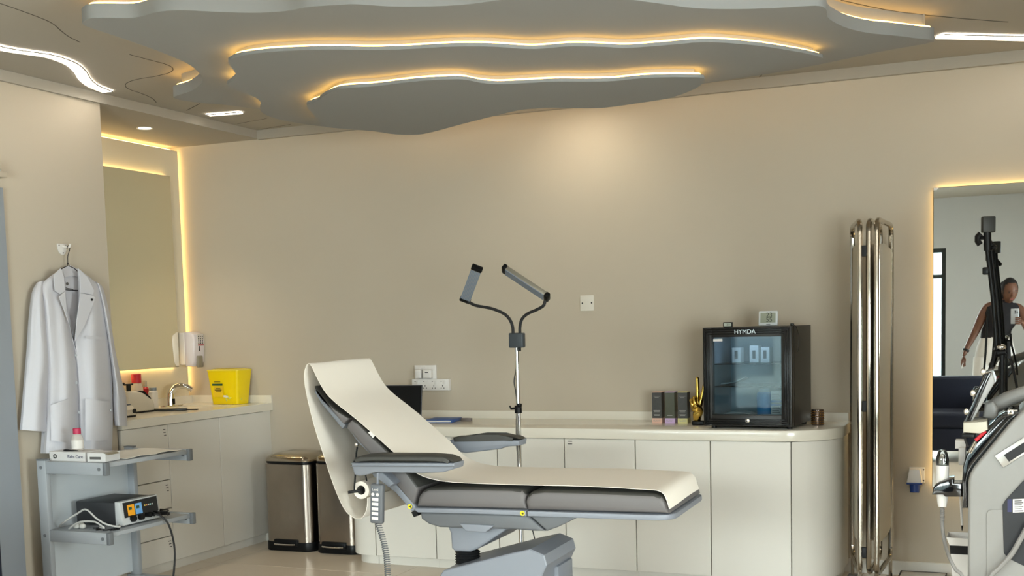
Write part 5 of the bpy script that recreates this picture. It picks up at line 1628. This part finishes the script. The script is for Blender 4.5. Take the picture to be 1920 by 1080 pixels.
# ================================================================== LIGHT STAND BEHIND THE MACHINE
SY = 5.25
def sp_(px, py, d=0): return aty(px, py, SY+d)
ls = thing('light_stand', 'black folded light stand with small square light behind the laser machine', 'light stand', (sp_(1882, 740).x, SY, 0))
ax_ = sp_(1882, 740).x
B().cyl((ax_, SY, .05), sp_(1879, 658), .011, n=14).build('column', BLACK, ls)
B().tube([sp_(1869, 660), sp_(1862, 560), sp_(1851.5, 470)], .009, 12).build('riser', BLACK, ls)
B().tube([sp_(1876, 660, .02), sp_(1868, 560, .02), sp_(1858, 470, .02)], .007, 10).build('riser', BLACK, ls)
B().tube([sp_(1841, 742, -.02), sp_(1848, 660, -.02), sp_(1853, 575, -.02)], .0045, 8).build('folded_leg', BLACK, ls)
B().tube([sp_(1866, 660, -.02), sp_(1852, 708, -.05), sp_(1846, 725, -.06)], .008, 10).build('folded_leg', BLACK, ls)
B().tube(catmull([sp_(1880, 658, .0), sp_(1890, 662, .0), sp_(1899, 690, .0), sp_(1906, 722, .0), sp_(1908, 745, 0)], 5), .0055, 8).build('folded_leg', BLACK, ls)
b = B().tube([sp_(1862, 663), sp_(1886, 660)], .016, 12)
b.build('spider_joint', BLACK, ls)
B().cyl(sp_(1892, 672), sp_(1891, 640), .008, .006, n=8).build('leg_tip', RUBBER, ls)
B().ball(sp_(1878, 651, -.02), .016, 10, (1.2, .8, .8)).build('joint_cap', CHROME, ls)
B().cyl(sp_(1852, 470), sp_(1851, 428), .016, .015, n=14).build('swivel', BLACK, ls)
b = B().tube([sp_(1851, 446), sp_(1838, 446)], .008, 8)
b.tube([sp_(1839, 438), sp_(1833, 444), sp_(1833, 452), sp_(1838, 459)], .012, 8)
b.build('wing_knob', BLACK, ls)
B().tube([sp_(1855, 452), sp_(1864, 462)], .008, 8).ball(sp_(1864, 464), .012, 8).build('lock_knob', BLACK, ls)
B().box(sp_(1848, 508, -.015), (.025, .02, .03), bev=.005).build('leg_clip', BLACK, ls)
hc2 = sp_(1853, 421)
B().box(hc2, (.052, .03, .066), rot=Matrix.Rotation(.35, 3, 'Z'), bev=.005).build('lamp_head', mat('lamp_dark_grey', '2b2d2b', .5), ls)
b = B()
for k in range(3):
    a = 2*PI*k/3+.5
    b.tube([V((ax_, SY, .12)), V((ax_+.25*math.cos(a), SY+.25*math.sin(a), .012))], .009, 8)
b.build('floor_legs', BLACK, ls)

# ================================================================== NAVY ARMCHAIRS
NAVY = mat('navy_velvet', '10182c', .75, var=.12, scale=7, bump=.2)
def armchair(x0, x1, y0, y1, label):
    t = thing('armchair', label, 'armchair', ((x0+x1)/2, (y0+y1)/2, 0), 'navy armchairs')
    B().box2((x0+.12, y0, .10), (x1-.12, y0+.18, .735), bev=.03, seg=3).build('backrest', NAVY, t)
    for a, c in ((x0, x0+.13), (x1-.13, x1)): B().box2((a, y0+.05, .10), (c, y1, .585), bev=.03, seg=3).build('armrest', NAVY, t)
    B().box2((x0+.13, y0+.18, .10), (x1-.13, y1-.01, .30), bev=.01).build('seat_base', NAVY, t)
    B().box2((x0+.13, y0+.18, .30), (x1-.13, y1, .44), bev=.03, seg=3).build('seat_cushion', NAVY, t)
    for x in (x0+.06, x1-.06):
        for y in (y0+.08, y1-.06): B().cyl((x, y, 0), (x, y, .10), .018, n=10).build('leg', BLACK, t)
    return t
ac = armchair(-.93, -.05, .52, 1.28, 'navy velvet armchair standing in front of the person, seen in the mirror')

# ================================================================== PERSON TAKING THE PICTURE (seen in the big mirror)
Y2 = 2*YM
def rp(px, py, y):
    """a pixel of the mirror image -> the real point at depth y"""
    p = aty(px, py, Y2-y)
    return V((p.x, y, p.z))
PY = -.42
ps = thing('person', 'person in black sleeveless top and white trousers photographing the mirror with a phone', 'person', (rp(1868, 640, PY).x, PY, 0))
SKIN = mat('brown_skin', '64412f', .5, var=.04, scale=20)
TOP = mat('black_knit', '17151a', .85, var=.08, scale=40)
TRO = mat('white_trousers', 'dcdad6', .8, var=.04)
HAIR = mat('dark_hair', '100c0c', .75, var=.2, scale=30)
neck = rp(1886, 566, PY+.02)
headc_ = rp(1893, 546, PY+.07)
shL, shR = rp(1850, 574, PY), rp(1912, 577, PY)
chest = rp(1882, 592, PY)
waist = rp(1868, 632, PY)
pelv = rp(1866, 655, PY)
elL, wrL, hdL = rp(1829, 622, PY+.02), rp(1812, 654, PY+.06), rp(1806, 669, PY+.08)
phc = V((-.012, -.010, H-.044))
wrR = V((.075, -.10, H-.13))
elR = V((.17, -.28, H-.30))
hdR = V((.035, -.035, H-.085))
hipL, hipR = pelv+V((-.09, 0, -.05)), pelv+V((.09, 0, -.05))
kL, kR = V((hipL.x-.02, PY+.02, .50)), V((hipR.x+.02, PY+.03, .50))
aL, aR = V((hipL.x-.02, PY-.02, .09)), V((hipR.x+.03, PY, .09))
vs = [pelv, waist, chest, (chest+neck)/2, neck, headc_+V((0, -.01, -.07)), shL, elL, wrL, hdL, shR, elR, wrR, hdR, hipL, kL, aL, aL+V((0, .14, -.05)), hipR, kR, aR, aR+V((0, .14, -.05))]
es = [(0, 1), (1, 2), (2, 3), (3, 4), (4, 5), (3, 6), (6, 7), (7, 8), (8, 9), (3, 10), (10, 11), (11, 12), (12, 13), (0, 14), (14, 15), (15, 16), (16, 17), (0, 18), (18, 19), (19, 20), (20, 21)]
rs = [.09, .08, .085, .07, .05, .05, .055, .042, .027, (.032, .018), .055, .042, .027, (.032, .018), .08, .062, .042, (.04, .03), .085, .062, .042, (.04, .03)]
body = skin('body', vs, es, rs, SKIN, ps, sub=2)
# head: shaped lathe-like ellipsoid with nose, ears, eyes, mouth
hR = Matrix.Translation(headc_) @ Matrix.Rotation(-.35, 4, 'Z') @ Matrix.Rotation(-.30, 4, 'X')
b = B(hR)
q = bmesh.ops.create_uvsphere(b.bm, u_segments=24, v_segments=18, radius=1)
for v in b.bm.verts:
    x, y, z = v.co
    k = 1-.30*max(0, -z)**1.5
    v.co = V((x*.074*k, y*.092*(1-.12*max(0, -z)), z*.118))
    if z < -.2 and y > 0: v.co.y += .010*(-z)
b.tube([(0, .085, .008), (0, .100, -.018), (0, .093, -.030)], [.008, .013, .010], 8)
for s_ in (-1, 1): b.ball((s_*.073, .0, -.005), .022, 8, (.35, .7, 1.2))
b.build('head', SKIN, ps, smooth=80)
for s_ in (-1, 1):
    B(hR).ball((s_*.030, .079, .008), .011, 8, (1.2, .6, .6)).build('eye', mat('eye_dark', '1c1512', .3), ps)
    B(hR).box((s_*.031, .084, .028), (.030, .006, .006), bev=.002).build('eyebrow', HAIR, ps)
B(hR).ball((0, .083, -.058), .020, 10, (1.1, .5, .45)).build('lips', mat('lips', '7a4238', .5), ps)
b = B(hR)
q = bmesh.ops.create_uvsphere(b.bm, u_segments=24, v_segments=16, radius=1)
for v in b.bm.verts:
    x, y, z = v.co
    v.co = V((x*.080, y*.098-.014, z*.118+.016))
dl_ = [v for v in b.bm.verts if v.co.y > .045 and v.co.z < .085]
bmesh.ops.delete(b.bm, geom=dl_, context='VERTS')
b.tube(catmull([V((-.03, -.06, .06)), V((-.06, -.085, -.03)), V((-.075, -.07, -.12)), V((-.08, -.04, -.20))], 5), [.04]*6+[.045]*5+[.04, .035, .028, .018, .01], 10)
b.build('hair', HAIR, ps, smooth=80)
# sleeveless top and trousers
def rings(lv, n=20, sub=4):
    rows = [[V(c)+V((a*math.cos(2*PI*k/n), b_*math.sin(2*PI*k/n), 0)) for k in range(n)] for c, a, b_ in lv]
    return [list(r) for r in zip(*[catmull(c, sub) for c in zip(*rows)])]
mid = (shL+shR)/2
B().loft(rings([(waist+V((0, 0, -.035)), .150, .112), (waist+V((0, 0, .06)), .140, .105), (chest+V((0, .01, -.02)), .165, .125), (V((mid.x, PY, mid.z-.06)), .182, .115), (V((mid.x, PY, mid.z+.0)), .178, .09), (V((mid.x, PY+.005, mid.z+.035)), .12, .075), (V((neck.x, PY+.01, neck.z-.01)), .066, .066), (V((neck.x, PY+.015, neck.z+.02)), .058, .058)]), thick=.004, close=True).build('sleeveless_top', TOP, ps, smooth=80)
B().loft(rings([(waist+V((0, 0, .0)), .145, .108), (pelv+V((0, 0, .02)), .175, .122), (pelv+V((0, 0, -.08)), .192, .128), (pelv+V((0, 0, -.16)), .188, .122)]), thick=.004, close=True).tube(catmull([hipL+V((0, 0, -.03)), (hipL+kL)/2, kL, (kL+aL)/2, aL], 3), [.112]*4+[.105]*4+[.1]*5, 16).tube(catmull([hipR+V((0, 0, -.03)), (hipR+kR)/2, kR, (kR+aR)/2, aR], 3), [.112]*4+[.105]*4+[.1]*5, 16).build('trousers', TRO, ps, smooth=80)
B().lathe([(.028, 0), (.033, 0), (.033, .022), (.028, .022), (.028, 0)], wrL+V((0, 0, -.005)), 14, (wrL-elL).normalized()).build('wrist_watch', BLACK, ps)
def fingers(base, dirs, r=.0085):
    for pts in dirs:
        vv = [base]+[base+V(p) for p in pts]
        skin('finger', vv, [(i, i+1) for i in range(len(vv)-1)], [r*1.15]+[r]*(len(vv)-2)+[r*.8], SKIN, ps, sub=1)
fingers(hdL, [[(-.014+.010*k, .008-.002*k, -.045), (-.014+.010*k, .014, -.075-.006*(k in (1, 2))), (-.008+.009*k, .004, -.095-.006*(k in (1, 2)))] for k in range(4)]+[[(.02, .03, -.02), (.022, .035, -.05)]])
# right hand: fingers round the phone
def rel(p): return tuple(V(p)-hdR)
fingers(hdR, [[rel((.036, -.012, H-.118+.019*k)), rel((.030, .002, H-.117+.019*k)), rel((.012, .0045, H-.116+.019*k)), rel((-.012, .0045, H-.115+.018*k))] for k in range(4)]+[[rel((.028, -.028, H-.07)), rel((.0, -.026, H-.055))]], .008)
phn = thing('phone', 'silver grey smartphone held up by the person', 'phone', phc-V((0, 0, .075)))
B().box(phc, (.072, .009, .147), bev=.004, seg=3).build('body', mat('phone_silver', 'b9bcc2', .3, .5), phn)
B().box((.0, -.0052, H-.004), (.036, .003, .036), bev=.0012).build('camera_bump', mat('phone_bump', 'a4a7ad', .3), phn)
b = B()
for dx, dz in ((-.008, .008), (-.008, -.009), (.009, 0)): b.lathe([(0, 0), (.0065, 0), (.0065, .002), (0, .002)], (dx, -.0045, H-.004+dz), 12, (0, 1, 0))
b.build('lens', BLACK, phn)
# thin white pen-like stick in the lowered hand
B().cyl(hdL+V((.0, .03, -.06)), hdL+V((-.012, .035, -.115)), .004, n=8).build('white_stick', WPLAS, label='small white stick held in the lowered hand of the person', cat='stick')

# another navy armchair at the left wall, only its corner shows
e_ = aty(6, 1000, 3.45)
armchair(XLW+.03, e_.x, 2.75, 3.45, 'navy armchair at the left wall by the grey door')
for o in ALL:
    try:
        if '_o' in o: del o['_o']
    except ReferenceError: pass
